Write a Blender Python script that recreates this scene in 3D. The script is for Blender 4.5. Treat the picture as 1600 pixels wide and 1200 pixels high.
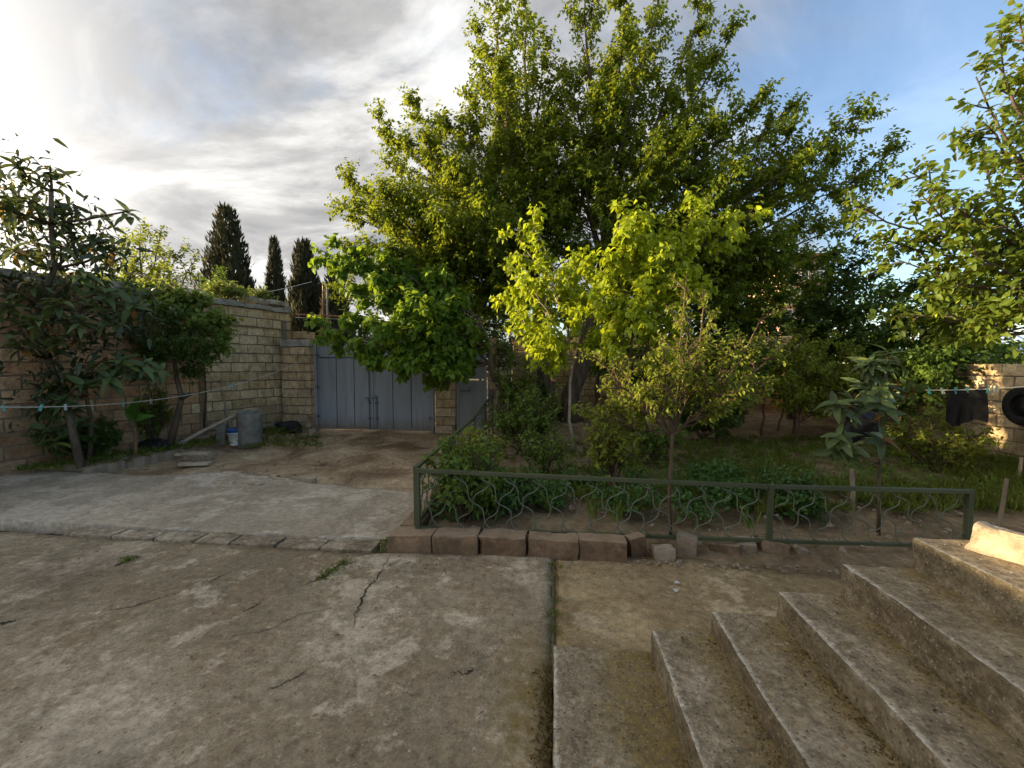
import bpy, bmesh, math, random
import numpy as np
from mathutils import Vector, Matrix, noise as mnoise

for o in list(bpy.data.objects):
    bpy.data.objects.remove(o)
sc = bpy.context.scene
COL = sc.collection
random.seed(11)
R = math.radians

# ------------------------------------------------------------------ camera
CAMH = 1.6
YAW = math.atan(66 / 640.0)
PIT = math.atan(32 / 640.0)
cd = bpy.data.cameras.new('camera')
cam = bpy.data.objects.new('camera', cd)
COL.objects.link(cam)
cd.sensor_width = 36.0
cd.lens = 14.4
cd.clip_start = 0.05
cd.clip_end = 2000
cam.location = (0, 0, CAMH)
cam.rotation_euler = (math.pi / 2 - PIT, 0, YAW)
sc.camera = cam

# ------------------------------------------------------------------ sky and sun
SUN_AZ = R(-92.0)      # measured from +Y, negative is to the left
SUN_EL = R(11.0)
SDIR = Vector((math.sin(SUN_AZ) * math.cos(SUN_EL), math.cos(SUN_AZ) * math.cos(SUN_EL), math.sin(SUN_EL)))

world = bpy.data.worlds.new('World')
sc.world = world
world.use_nodes = True
world.cycles.sampling_method = 'MANUAL'
world.cycles.sample_map_resolution = 512
wn, wl = world.node_tree.nodes, world.node_tree.links
wn.clear()


def wnode(t, **kw):
    n = wn.new(t)
    for k, v in kw.items():
        setattr(n, k, v)
    return n


def wmath(op, a, b=None, clamp=False):
    n = wn.new('ShaderNodeMath')
    n.operation = op
    n.use_clamp = clamp
    for i, v in enumerate((a, b)):
        if v is None:
            continue
        if isinstance(v, (int, float)):
            n.inputs[i].default_value = v
        else:
            wl.new(v, n.inputs[i])
    return n.outputs[0]


def wramp(f, stops, interp='LINEAR'):
    n = wn.new('ShaderNodeValToRGB')
    n.color_ramp.interpolation = interp
    el = n.color_ramp.elements
    while len(el) < len(stops):
        el.new(0.5)
    for e, (p, c) in zip(el, stops):
        e.position = p
        e.color = (c[0], c[1], c[2], 1) if not isinstance(c, (int, float)) else (c, c, c, 1)
    wl.new(f, n.inputs[0])
    return n.outputs[0]


wout = wnode('ShaderNodeOutputWorld')
wbg = wnode('ShaderNodeBackground')
wbg.inputs[1].default_value = 0.1
wl.new(wbg.outputs[0], wout.inputs[0])
sky = wnode('ShaderNodeTexSky')
sky.sky_type = 'NISHITA'
sky.sun_disc = False
sky.sun_elevation = SUN_EL
sky.sun_rotation = SUN_AZ
sky.altitude = 60
sky.air_density = 1.1
sky.dust_density = 0.4
sky.ozone_density = 2.5
tc = wnode('ShaderNodeTexCoord')
sep = wnode('ShaderNodeSeparateXYZ')
wl.new(tc.outputs['Generated'], sep.inputs[0])
zz = wmath('ADD', wmath('MAXIMUM', sep.outputs[2], 0.0), 0.22)
cmb = wnode('ShaderNodeCombineXYZ')
wl.new(wmath('DIVIDE', sep.outputs[0], zz), cmb.inputs[0])
wl.new(wmath('DIVIDE', sep.outputs[1], zz), cmb.inputs[1])
mp = wnode('ShaderNodeMapping')
mp.inputs['Rotation'].default_value = (0, 0, R(24))
mp.inputs['Scale'].default_value = (1.0, 1.55, 1)
mp.inputs['Location'].default_value = (3.1, 1.7, 0)
wl.new(cmb.outputs[0], mp.inputs[0])


def wnoise(scale, detail, rough, dist=0.0, off=None):
    n = wnode('ShaderNodeTexNoise')
    n.inputs['Scale'].default_value = scale
    n.inputs['Detail'].default_value = detail
    n.inputs['Roughness'].default_value = rough
    n.inputs['Distortion'].default_value = dist
    wl.new(mp.outputs[0], n.inputs['Vector'])
    return n.outputs[0]


n1 = wnoise(0.62, 7, 0.55, 0.35)
n2 = wnoise(1.5, 8, 0.6, 0.5)
# the cloud bank lies towards the sun, the far side clears to blue
dsun = wmath('ADD', wmath('ADD', wmath('MULTIPLY', sep.outputs[0], SDIR.x), wmath('MULTIPLY', sep.outputs[1], SDIR.y)),
             wmath('MULTIPLY', sep.outputs[2], SDIR.z))
cov = wmath('ADD', wmath('MULTIPLY', n1, 1.25), wmath('MULTIPLY', dsun, 0.38))
mask = wramp(cov, [(0.44, 0.20), (0.76, 1.0)], 'EASE')
body = wramp(n2, [(0.40, (1.3, 1.31, 1.36)), (0.51, (2.1, 2.08, 2.06)), (0.64, (4.0, 3.92, 3.75))])
glow = wmath('POWER', wmath('MAXIMUM', dsun, 0.0), 7.5)
glowc = wnode('ShaderNodeMixRGB', blend_type='MIX')
glowc.inputs[1].default_value = (0, 0, 0, 1)
glowc.inputs[2].default_value = (15.0, 14.2, 13.0, 1)
wl.new(glow, glowc.inputs[0])
addg = wnode('ShaderNodeMixRGB', blend_type='ADD')
addg.inputs[0].default_value = 1
wl.new(body, addg.inputs[1])
wl.new(glowc.outputs[0], addg.inputs[2])
skyt = wnode('ShaderNodeMixRGB', blend_type='MULTIPLY')
skyt.inputs[0].default_value = 1
skyt.inputs[2].default_value = (1.25, 1.25, 1.3, 1)
wl.new(sky.outputs[0], skyt.inputs[1])
cmix = wnode('ShaderNodeMixRGB')
wl.new(mask, cmix.inputs[0])
wl.new(skyt.outputs[0], cmix.inputs[1])
wl.new(addg.outputs[0], cmix.inputs[2])
wl.new(cmix.outputs[0], wbg.inputs[0])

sd = bpy.data.lights.new('sun', 'SUN')
sd.energy = 5.0
sd.angle = R(0.6)
sd.color = (1.0, 0.76, 0.42)
sun = bpy.data.objects.new('sun', sd)
COL.objects.link(sun)
sun.rotation_euler = (-SDIR).to_track_quat('-Z', 'Y').to_euler()

sc.cycles.max_bounces = 4
sc.cycles.diffuse_bounces = 3
sc.cycles.transmission_bounces = 3
sc.cycles.glossy_bounces = 2
sc.view_settings.view_transform = 'Standard'
sc.view_settings.look = 'None'
sc.view_settings.exposure = 1.5
sc.view_settings.gamma = 1.0
sc.view_settings.use_curve_mapping = False

# ------------------------------------------------------------------ helpers
fw = np.array([-math.sin(YAW) * math.cos(PIT), math.cos(YAW) * math.cos(PIT), -math.sin(PIT)])
rt = np.array([math.cos(YAW), math.sin(YAW), 0.0])
upv = np.cross(rt, fw)
CC = np.array([0, 0, CAMH])


def ray(u, v):
    return fw + rt * (u - 800) / 640.0 + upv * (600 - v) / 640.0


def G(u, v, z=0.0):          # where a sight line meets the height z
    d = ray(u, v)
    return CC + d * (z - CAMH) / d[2]


def A(u, v, Y):              # the point of a sight line at distance Y
    d = ray(u, v)
    return CC + d * Y / d[1]


def AX(u, v, X):
    d = ray(u, v)
    return CC + d * X / d[0]


def nz(v):
    v = np.asarray(v, float)
    return v / (np.linalg.norm(v) + 1e-9)


class MB:
    def __init__(s):
        s.v, s.f = [], []

    def add(s, vs, fs):
        k = len(s.v)
        s.v.extend([tuple(map(float, p)) for p in vs])
        s.f.extend([tuple(i + k for i in f) for f in fs])

    def box(s, lo, hi):
        x0, y0, z0 = lo
        x1, y1, z1 = hi
        s.add([(x0, y0, z0), (x1, y0, z0), (x1, y1, z0), (x0, y1, z0), (x0, y0, z1), (x1, y0, z1), (x1, y1, z1), (x0, y1, z1)],
              [(0, 3, 2, 1), (4, 5, 6, 7), (0, 1, 5, 4), (1, 2, 6, 5), (2, 3, 7, 6), (3, 0, 4, 7)])

    def bar(s, a, b, w, h):          # rectangular bar from a to b
        a, b = np.asarray(a, float), np.asarray(b, float)
        t = nz(b - a)
        up = np.array([0, 0, 1.0]) if abs(t[2]) < 0.9 else np.array([0, 1.0, 0])
        sx = nz(np.cross(t, up)) * w / 2
        sy = nz(np.cross(sx, t)) * h / 2
        vs = []
        for p in (a, b):
            vs += [p - sx - sy, p + sx - sy, p + sx + sy, p - sx + sy]
        s.add(vs, [(0, 3, 2, 1), (4, 5, 6, 7), (0, 1, 5, 4), (1, 2, 6, 5), (2, 3, 7, 6), (3, 0, 4, 7)])

    def tube(s, pts, rad, n=6, caps=True):
        pts = [np.asarray(p, float) for p in pts]
        m = len(pts)
        if isinstance(rad, (int, float)):
            rad = [rad] * m
        vs, fs = [], []
        t0 = nz(pts[1] - pts[0])
        ref = np.array([0, 0, 1.0]) if abs(t0[2]) < 0.9 else np.array([1.0, 0, 0])
        a = nz(np.cross(t0, ref))
        for i, p in enumerate(pts):
            t = nz(pts[min(i + 1, m - 1)] - pts[max(i - 1, 0)])
            a = nz(a - t * np.dot(a, t))
            b = np.cross(t, a)
            for k in range(n):
                th = 2 * math.pi * k / n
                vs.append(p + rad[i] * (a * math.cos(th) + b * math.sin(th)))
        for i in range(m - 1):
            for k in range(n):
                k2 = (k + 1) % n
                fs.append((i * n + k, i * n + k2, (i + 1) * n + k2, (i + 1) * n + k))
        if caps:
            fs.append(tuple(range(n - 1, -1, -1)))
            fs.append(tuple((m - 1) * n + k for k in range(n)))
        s.add(vs, fs)

    def lathe(s, prof, n=20, c=(0, 0, 0)):
        vs, fs = [], []
        for r, z in prof:
            for k in range(n):
                th = 2 * math.pi * k / n
                vs.append((c[0] + r * math.cos(th), c[1] + r * math.sin(th), c[2] + z))
        for i in range(len(prof) - 1):
            for k in range(n):
                k2 = (k + 1) % n
                fs.append((i * n + k, i * n + k2, (i + 1) * n + k2, (i + 1) * n + k))
        s.add(vs, fs)

    def mesh(s, name):
        me = bpy.data.meshes.new(name)
        me.from_pydata(s.v, [], s.f)
        me.validate()
        me.update()
        return me

    def build(s, name, m, parent=None, smooth=False):
        return link(name, s.mesh(name), m, parent, smooth)


def link(name, me, m=None, parent=None, smooth=False):
    o = bpy.data.objects.new(name, me)
    COL.objects.link(o)
    if m is not None and me is not None and not me.materials:
        me.materials.append(m)
    if parent is not None:
        o.parent = parent
    if smooth and me is not None:
        me.polygons.foreach_set('use_smooth', [True] * len(me.polygons))
    return o


def tag(o, label, cat, group=None):
    o['label'] = label
    o['category'] = cat
    if group:
        o['group'] = group
    return o


def struct(o):
    o['kind'] = 'structure'
    return o


def stuff(o, label=None, cat=None):
    o['kind'] = 'stuff'
    if label:
        o['label'] = label
        o['category'] = cat
    return o


def empty(name, loc=(0, 0, 0), rz=0.0):
    o = bpy.data.objects.new(name, None)
    COL.objects.link(o)
    o.location = tuple(map(float, loc))
    o.rotation_euler = (0, 0, rz)
    return o


def rough_box(lo, hi, step=0.03, r=0.012, amp=0.004, freq=9.0, seed=0.0, lump=0.0):
    """box with worn rounded edges and an uneven skin"""
    lo, hi = np.array(lo, float), np.array(hi, float)
    bm = bmesh.new()
    for ax in range(3):
        a, b = [i for i in range(3) if i != ax]
        na = max(2, int((hi[a] - lo[a]) / step))
        nb = max(2, int((hi[b] - lo[b]) / step))
        for side in (0, 1):
            grid = []
            for i in range(na + 1):
                row = []
                for j in range(nb + 1):
                    p = np.zeros(3)
                    p[ax] = (lo, hi)[side][ax]
                    p[a] = lo[a] + (hi[a] - lo[a]) * i / na
                    p[b] = lo[b] + (hi[b] - lo[b]) * j / nb
                    row.append(bm.verts.new(p))
                grid.append(row)
            for i in range(na):
                for j in range(nb):
                    q = [grid[i][j], grid[i + 1][j], grid[i + 1][j + 1], grid[i][j + 1]]
                    if (side == 1) != (ax == 1):
                        bm.faces.new(q)
                    else:
                        bm.faces.new(q[::-1])
    bmesh.ops.remove_doubles(bm, verts=bm.verts, dist=1e-4)
    off = Vector((seed * 7.3, seed * 3.1, seed * 5.7))
    for v in bm.verts:
        p = np.array(v.co)
        nn = mnoise.noise(Vector(p) * 11 + off)
        rr = r * (0.35 + 0.3 * nn + 5.0 * max(0.0, nn - 0.22))
        rr = max(rr, 0.0008)
        inner = np.minimum(np.maximum(p, lo + rr), hi - rr)
        d = p - inner
        L = np.linalg.norm(d)
        if L > 1e-9:
            p = inner + d / L * rr
        q = Vector(p)
        n1 = mnoise.noise_vector(q * freq + off)
        n2 = mnoise.noise_vector(q * freq * 3.1 + off)
        q = q + n1 * amp + n2 * (amp * 0.45)
        if lump:
            q = q + mnoise.noise_vector(q * 2.2 + off) * lump
        v.co = q
    bmesh.ops.recalc_face_normals(bm, faces=bm.faces)
    me = bpy.data.meshes.new('rough')
    bm.to_mesh(me)
    bm.free()
    me.polygons.foreach_set('use_smooth', [True] * len(me.polygons))
    me.set_sharp_from_angle(angle=R(24))
    return me


# ------------------------------------------------------------------ materials
class NT:
    def __init__(s, name):
        s.m = bpy.data.materials.new(name)
        s.m.use_nodes = True
        s.n, s.l = s.m.node_tree.nodes, s.m.node_tree.links
        s.n.clear()
        s.out = s.n.new('ShaderNodeOutputMaterial')
        s.tc = s.n.new('ShaderNodeTexCoord')
        s.geo = None

    def put(s, sock, v):
        if isinstance(v, (int, float)):
            sock.default_value = v
        elif isinstance(v, tuple):
            sock.default_value = v if len(v) == 4 or sock.type == 'VECTOR' else (*v, 1)
        else:
            s.l.new(v, sock)

    def noise(s, scale, detail=5, rough=0.55, dist=0.0, vec=None, stretch=None):
        n = s.n.new('ShaderNodeTexNoise')
        n.inputs['Scale'].default_value = scale
        n.inputs['Detail'].default_value = detail
        n.inputs['Roughness'].default_value = rough
        n.inputs['Distortion'].default_value = dist
        v = vec if vec is not None else s.tc.outputs['Object']
        if stretch:
            mpn = s.n.new('ShaderNodeMapping')
            mpn.inputs['Scale'].default_value = stretch
            s.l.new(v, mpn.inputs[0])
            v = mpn.outputs[0]
        s.l.new(v, n.inputs['Vector'])
        return n.outputs[0]

    def vor(s, scale, feat='F1', vec=None):
        n = s.n.new('ShaderNodeTexVoronoi')
        n.feature = feat
        n.inputs['Scale'].default_value = scale
        s.l.new(vec if vec is not None else s.tc.outputs['Object'], n.inputs['Vector'])
        return n.outputs[0]

    def mapped(s, v):
        mpn = s.n.new('ShaderNodeMapping')
        mpn.inputs['Location'].default_value = (3.3, 7.1, 1.9)
        s.l.new(v, mpn.inputs[0])
        return mpn.outputs[0]

    def world(s):
        if s.geo is None:
            s.geo = s.n.new('ShaderNodeNewGeometry')
        return s.geo.outputs['Position']

    def ramp(s, f, stops, interp='LINEAR'):
        n = s.n.new('ShaderNodeValToRGB')
        n.color_ramp.interpolation = interp
        el = n.color_ramp.elements
        while len(el) < len(stops):
            el.new(0.5)
        for e, (p, c) in zip(el, stops):
            e.position = p
            e.color = (c, c, c, 1) if isinstance(c, (int, float)) else (*c, 1)
        s.l.new(f, n.inputs[0])
        return n.outputs[0]

    def mix(s, f, a, b, mode='MIX'):
        n = s.n.new('ShaderNodeMixRGB')
        n.blend_type = mode
        s.put(n.inputs[0], f)
        s.put(n.inputs[1], a)
        s.put(n.inputs[2], b)
        return n.outputs[0]

    def math(s, op, a, b=0.0, clamp=False):
        n = s.n.new('ShaderNodeMath')
        n.operation = op
        n.use_clamp = clamp
        s.put(n.inputs[0], a)
        s.put(n.inputs[1], b)
        return n.outputs[0]

    def maprange(s, f, a, b, c=0.0, d=1.0):
        n = s.n.new('ShaderNodeMapRange')
        n.clamp = True
        s.l.new(f, n.inputs[0])
        for i, v in enumerate((a, b, c, d)):
            n.inputs[i + 1].default_value = v
        return n.outputs[0]

    def sep(s, vec):
        n = s.n.new('ShaderNodeSeparateXYZ')
        s.l.new(vec, n.inputs[0])
        return n.outputs

    def bump(s, h, strength=0.5, dist=0.01, prev=None):
        n = s.n.new('ShaderNodeBump')
        n.inputs['Strength'].default_value = strength
        n.inputs['Distance'].default_value = dist
        s.l.new(h, n.inputs['Height'])
        if prev is not None:
            s.l.new(prev, n.inputs['Normal'])
        return n.outputs[0]

    def objrand(s):
        n = s.n.new('ShaderNodeObjectInfo')
        return n.outputs['Random']

    def attr(s, name):
        n = s.n.new('ShaderNodeAttribute')
        n.attribute_name = name
        return n.outputs['Fac']

    def bsdf(s, col, rough=0.8, spec=0.3, metal=0.0, normal=None):
        b = s.n.new('ShaderNodeBsdfPrincipled')
        s.put(b.inputs['Base Color'], col)
        s.put(b.inputs['Roughness'], rough)
        b.inputs['Specular IOR Level'].default_value = spec
        b.inputs['Metallic'].default_value = metal
        if normal is not None:
            s.l.new(normal, b.inputs['Normal'])
        s.l.new(b.outputs[0], s.out.inputs[0])
        return b


def simple(name, c1, c2, scale=8.0, rough=0.8, bump=0.3, bdist=0.004, spec=0.25, metal=0.0, stretch=None, rnd=0.0):
    t = NT(name)
    f = t.noise(scale, 6, 0.6, 0.2, stretch=stretch)
    col = t.ramp(f, [(0.3, c1), (0.7, c2)])
    if rnd:
        v = t.maprange(t.objrand(), 0, 1, 1 - rnd, 1 + rnd * 0.5)
        col = t.mix(1.0, col, v, 'MULTIPLY')
    nb = t.bump(t.noise(scale * 5, 5, 0.6, stretch=stretch), bump, bdist)
    t.bsdf(col, rough, spec, metal, nb)
    return t.m


def concrete_mat(name, base, dark, pale, pale_amt=0.5, stain=0.5, moss=None, brown=(0.13, 0.1, 0.065), gr=1.0):
    t = NT(name)
    w = t.world()
    big = t.noise(0.5, 6, 0.6, 0.15, vec=w)
    mid = t.noise(3.1, 7, 0.68, 0.1, vec=w)
    grain = t.noise(17, 5, 0.72, vec=w)
    fine = t.noise(70, 5, 0.75, vec=w)
    spk = t.noise(210, 2, 0.6, vec=w)
    col = t.mix(t.maprange(big, 0.42, 0.58), tuple(c * 0.85 for c in dark), base)
    col = t.mix(t.maprange(mid, 0.42, 0.60, 0, 0.7), col, brown)
    # pale flaked skin with broken outlines
    fl = t.math('ADD', t.math('MULTIPLY', t.noise(1.15, 9, 0.74, 0.0, vec=w), 0.75), t.math('MULTIPLY', mid, 0.25))
    flm = t.maprange(fl, 0.555 - 0.06 * pale_amt, 0.58 - 0.04 * pale_amt, 0, 0.55)
    col = t.mix(flm, col, pale)
    st = t.noise(0.62, 7, 0.68, 0.1, vec=w)
    col = t.mix(t.maprange(st, 0.52, 0.66, 0, stain), col, tuple(c * 0.40 for c in brown))
    col = t.mix(1.0, col, t.maprange(grain, 0.30, 0.70, 1 - 0.54 * gr, 1 + 0.58 * gr), 'MULTIPLY')
    col = t.mix(1.0, col, t.maprange(fine, 0.28, 0.72, 1 - 0.38 * gr, 1 + 0.44 * gr), 'MULTIPLY')
    col = t.mix(t.maprange(t.noise(26, 6, 0.75, vec=w), 0.61, 0.66, 0, 0.6), col, pale)
    col = t.mix(t.maprange(spk, 0.64, 0.74, 0, 0.4), col, tuple(min(1, c * 1.3) for c in pale))
    spots = t.vor(19, vec=w)
    col = t.mix(t.maprange(spots, 0.07, 0.13, 0.6, 0.0), col, (0.035, 0.03, 0.022))
    aggr = t.vor(58, vec=w)
    col = t.mix(t.maprange(aggr, 0.16, 0.24, 0.4 * gr, 0.0), col, tuple(c * 1.8 for c in (0.25, 0.21, 0.155)))
    pit = t.vor(37, vec=t.mapped(w))
    col = t.mix(t.maprange(pit, 0.13, 0.22, 0.5 * gr, 0.0), col, (0.05, 0.042, 0.03))
    if moss is not None:
        col = moss(t, w, col)
    h = t.math('ADD', t.math('MULTIPLY', grain, 0.8), t.math('MULTIPLY', flm, 0.5))
    h = t.math('ADD', h, t.math('MULTIPLY', mid, 1.0))
    nb = t.bump(h, 0.8 * gr, 0.016)
    nb = t.bump(fine, 0.5 * gr, 0.005, nb)
    t.bsdf(col, t.maprange(mid, 0.3, 0.7, 0.75, 0.95), 0.22, 0, nb)
    return t.m


def step_moss(t, w, col):
    s = t.sep(w)
    n = t.noise(5.5, 6, 0.65, 0.6, vec=w)
    near = t.maprange(t.math('ADD', t.math('ABSOLUTE', t.math('ADD', s[0], 0.10)), t.math('MULTIPLY', n, -0.30)), -0.12, 0.06, 1, 0)
    iny = t.maprange(s[1], 2.0, 2.5, 1, 0)
    m = t.math('MULTIPLY', near, iny)
    col = t.mix(t.math('MULTIPLY', m, t.maprange(t.noise(14, 8, 0.75, vec=w), 0.35, 0.62, 0.15, 0.9)), col, (0.16, 0.115, 0.03))
    # mossy joint between the two slabs
    jn = t.maprange(t.math('ABSOLUTE', s[0]), 0.01, 0.045, 1, 0)
    col = t.mix(t.math('MULTIPLY', t.math('MULTIPLY', jn, t.maprange(n, 0.4, 0.6)), 0.8), col, (0.06, 0.05, 0.015))
    return col


def leaf_mat(name, dark, light, trans, tamt=0.4, rough=0.5, spec=0.25, rnd=False):
    t = NT(name)
    v = t.attr('var') if not rnd else t.objrand()
    col = t.ramp(v, [(0.0, dark), (0.75, light), (0.97, light), (1.0, trans)])
    tcol = t.mix(0.6, col, trans)
    b = t.n.new('ShaderNodeBsdfPrincipled')
    t.put(b.inputs['Base Color'], col)
    b.inputs['Roughness'].default_value = rough
    b.inputs['Specular IOR Level'].default_value = spec
    tr = t.n.new('ShaderNodeBsdfTranslucent')
    t.put(tr.inputs[0], tcol)
    mx = t.n.new('ShaderNodeMixShader')
    mx.inputs[0].default_value = tamt
    t.l.new(b.outputs[0], mx.inputs[1])
    t.l.new(tr.outputs[0], mx.inputs[2])
    t.l.new(mx.outputs[0], t.out.inputs[0])
    return t.m


def block_mat(name, c1, c2, c3, dirt=(0.05, 0.042, 0.03), dirt_z=0.9, dust=None):
    t = NT(name)
    w = t.world()
    f = t.noise(7, 6, 0.62, 0.4, vec=w)
    col = t.ramp(t.objrand(), [(0.0, c1), (0.5, c2), (1.0, c3)])
    col = t.mix(1.0, col, t.maprange(f, 0.25, 0.75, 0.55, 1.4), 'MULTIPLY')
    sm = t.noise(1.1, 6, 0.6, 0.8, vec=w, stretch=(1, 1, 0.45))
    col = t.mix(t.maprange(sm, 0.52, 0.72, 0, 0.6), col, dirt)
    z = t.sep(w)[2]
    lowd = t.maprange(t.math('ADD', z, t.math('MULTIPLY', sm, -1.0)), -0.6, dirt_z - 0.5, 0.45, 0)
    col = t.mix(lowd, col, (0.075, 0.055, 0.035))
    pits = t.noise(60, 5, 0.75, vec=w)
    col = t.mix(1.0, col, t.maprange(t.noise(24, 7, 0.75, vec=w), 0.28, 0.72, 0.65, 1.35), 'MULTIPLY')
    if dust:
        gn = t.n.new('ShaderNodeNewGeometry')
        up_ = t.maprange(t.sep(gn.outputs['Normal'])[2], 0.5, 0.85)
        col = t.mix(t.math('MULTIPLY', up_, t.maprange(t.noise(9, 6, 0.7, vec=w), 0.35, 0.6, 0.25, 0.9)), col, dust)
    nb = t.bump(t.math('ADD', f, t.math('MULTIPLY', pits, 0.5)), 0.7, 0.012)
    t.bsdf(col, 0.92, 0.15, 0, nb)
    return t.m


def paint_mat(name, c, rust=(0.09, 0.035, 0.015), rust_amt=0.3, rough=0.5, streak=True, mud=False):
    t = NT(name)
    w = t.world()
    f = t.noise(3.0, 6, 0.6, 0.2, vec=w, stretch=(1, 1, 0.15) if streak else None)
    col = t.mix(t.maprange(f, 0.3, 0.7), tuple(x * 0.72 for x in c), tuple(min(1, x * 1.15) for x in c))
    r = t.noise(11, 7, 0.7, 0.4, vec=w)
    col = t.mix(t.maprange(r, 0.60, 0.68, 0, rust_amt), col, rust)
    if mud:
        zz_ = t.math('ADD', t.sep(w)[2], t.math('MULTIPLY', t.noise(6, 6, 0.7, vec=w), -0.5))
        col = t.mix(t.maprange(zz_, -0.2, 0.12, 0.75, 0), col, (0.16, 0.12, 0.08))
        dr = t.noise(9, 5, 0.65, vec=w, stretch=(1, 1, 0.06))
        col = t.mix(t.maprange(dr, 0.58, 0.70, 0, 0.45), col, (0.13, 0.10, 0.075))
    nb = t.bump(t.noise(26, 4, 0.6, vec=w), 0.25, 0.004)
    t.bsdf(col, rough, 0.4, 0.0, nb)
    return t.m


M = {}
M['concrete'] = concrete_mat('yard concrete', (0.32, 0.26, 0.175), (0.215, 0.172, 0.11), (0.54, 0.455, 0.335), 0.7, 0.7, step_moss, (0.225, 0.162, 0.095), 0.72)
M['concrete_y'] = concrete_mat('yellowish concrete', (0.34, 0.255, 0.14), (0.24, 0.178, 0.095), (0.48, 0.385, 0.25), 0.4, 0.5, step_moss, (0.20, 0.14, 0.068), 0.7)
M['concrete_pale'] = concrete_mat('pale concrete', (0.45, 0.38, 0.285), (0.34, 0.28, 0.205), (0.58, 0.51, 0.405), 0.9, 0.45, None, (0.27, 0.225, 0.165), 0.55)
M['paver'] = concrete_mat('paver stone', (0.38, 0.315, 0.225), (0.29, 0.23, 0.16), (0.48, 0.41, 0.31), 0.4, 0.4)


def step_mat():
    t = NT('weathered step concrete')
    w = t.world()
    ox = t.sep(t.tc.outputs['Object'])
    n = t.noise(7, 9, 0.7, 0.1, vec=w)
    grain = t.noise(28, 7, 0.75, vec=w)
    fine = t.noise(90, 4, 0.75, vec=w)
    big = t.noise(1.6, 8, 0.65, 0.1, vec=w)
    top = t.ramp(n, [(0.28, (0.14, 0.108, 0.068)), (0.5, (0.265, 0.215, 0.145)), (0.72, (0.43, 0.365, 0.27))])
    top = t.mix(t.maprange(big, 0.40, 0.62, 0, 0.55), top, (0.20, 0.15, 0.08))
    lich = t.noise(19, 9, 0.75, 0.0, vec=w)
    top = t.mix(t.maprange(lich, 0.58, 0.66, 0, 0.55), top, (0.50, 0.46, 0.385))
    # yellow moss on the inner side of the tread
    mossn = t.math('ADD', ox[0], t.math('MULTIPLY', t.noise(9, 8, 0.7, vec=w), 0.40))
    mm = t.math('MULTIPLY', t.maprange(mossn, 0.33, 0.52, 0, 0.85), t.maprange(grain, 0.36, 0.58, 0.35, 1.0))
    top = t.mix(mm, top, (0.185, 0.13, 0.034))
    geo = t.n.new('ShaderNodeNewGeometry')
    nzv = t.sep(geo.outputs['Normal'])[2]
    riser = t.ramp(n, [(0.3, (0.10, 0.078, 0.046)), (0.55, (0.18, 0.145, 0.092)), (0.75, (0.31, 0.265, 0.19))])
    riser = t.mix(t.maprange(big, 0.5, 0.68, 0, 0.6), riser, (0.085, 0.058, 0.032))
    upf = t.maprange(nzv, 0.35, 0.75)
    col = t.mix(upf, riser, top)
    # worn pale nosing, broken up
    nose = t.maprange(t.math('ADD', t.math('ABSOLUTE', t.math('ADD', ox[0], -0.004)), t.math('MULTIPLY', lich, 0.09)), 0.042, 0.062, 0.9, 0)
    nose = t.math('MULTIPLY', nose, t.maprange(nzv, 0.05, 0.5))
    col = t.mix(nose, col, (0.52, 0.475, 0.39))
    col = t.mix(1.0, col, t.maprange(grain, 0.30, 0.70, 0.58, 1.44), 'MULTIPLY')
    col = t.mix(1.0, col, t.maprange(fine, 0.25, 0.75, 0.68, 1.36), 'MULTIPLY')
    spots = t.vor(21, vec=w)
    col = t.mix(t.maprange(spots, 0.07, 0.14, 0.6, 0.0), col, (0.03, 0.026, 0.02))
    aggr = t.vor(58, vec=w)
    col = t.mix(t.maprange(aggr, 0.16, 0.24, 0.55, 0.0), col, tuple(c * 1.8 for c in (0.25, 0.21, 0.155)))
    pit = t.vor(37, vec=t.mapped(w))
    col = t.mix(t.maprange(pit, 0.13, 0.22, 0.7, 0.0), col, (0.05, 0.042, 0.03))
    nb = t.bump(t.math('ADD', n, grain), 0.9, 0.016)
    nb = t.bump(pit, 0.5, 0.006, nb)
    nb = t.bump(fine, 0.5, 0.005, nb)
    t.bsdf(col, 0.92, 0.2, 0, nb)
    return t.m


M['step'] = step_mat()


def soil_mat(name, c1, c2, c3):
    t = NT(name)
    w = t.world()
    a = t.noise(1.2, 7, 0.62, 0.7, vec=w)
    b = t.noise(14, 6, 0.7, 0.2, vec=w)
    c = t.noise(90, 3, 0.7, vec=w)
    col = t.ramp(a, [(0.34, c1), (0.5, c2), (0.66, c3)])
    col = t.mix(1.0, col, t.maprange(b, 0.25, 0.75, 0.5, 1.45), 'MULTIPLY')
    col = t.mix(t.maprange(c, 0.64, 0.74, 0, 0.4), col, (0.42, 0.36, 0.27))
    nb = t.bump(t.math('ADD', b, t.math('MULTIPLY', c, 0.4)), 0.9, 0.03)
    t.bsdf(col, 0.95, 0.1, 0, nb)
    return t.m


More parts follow.
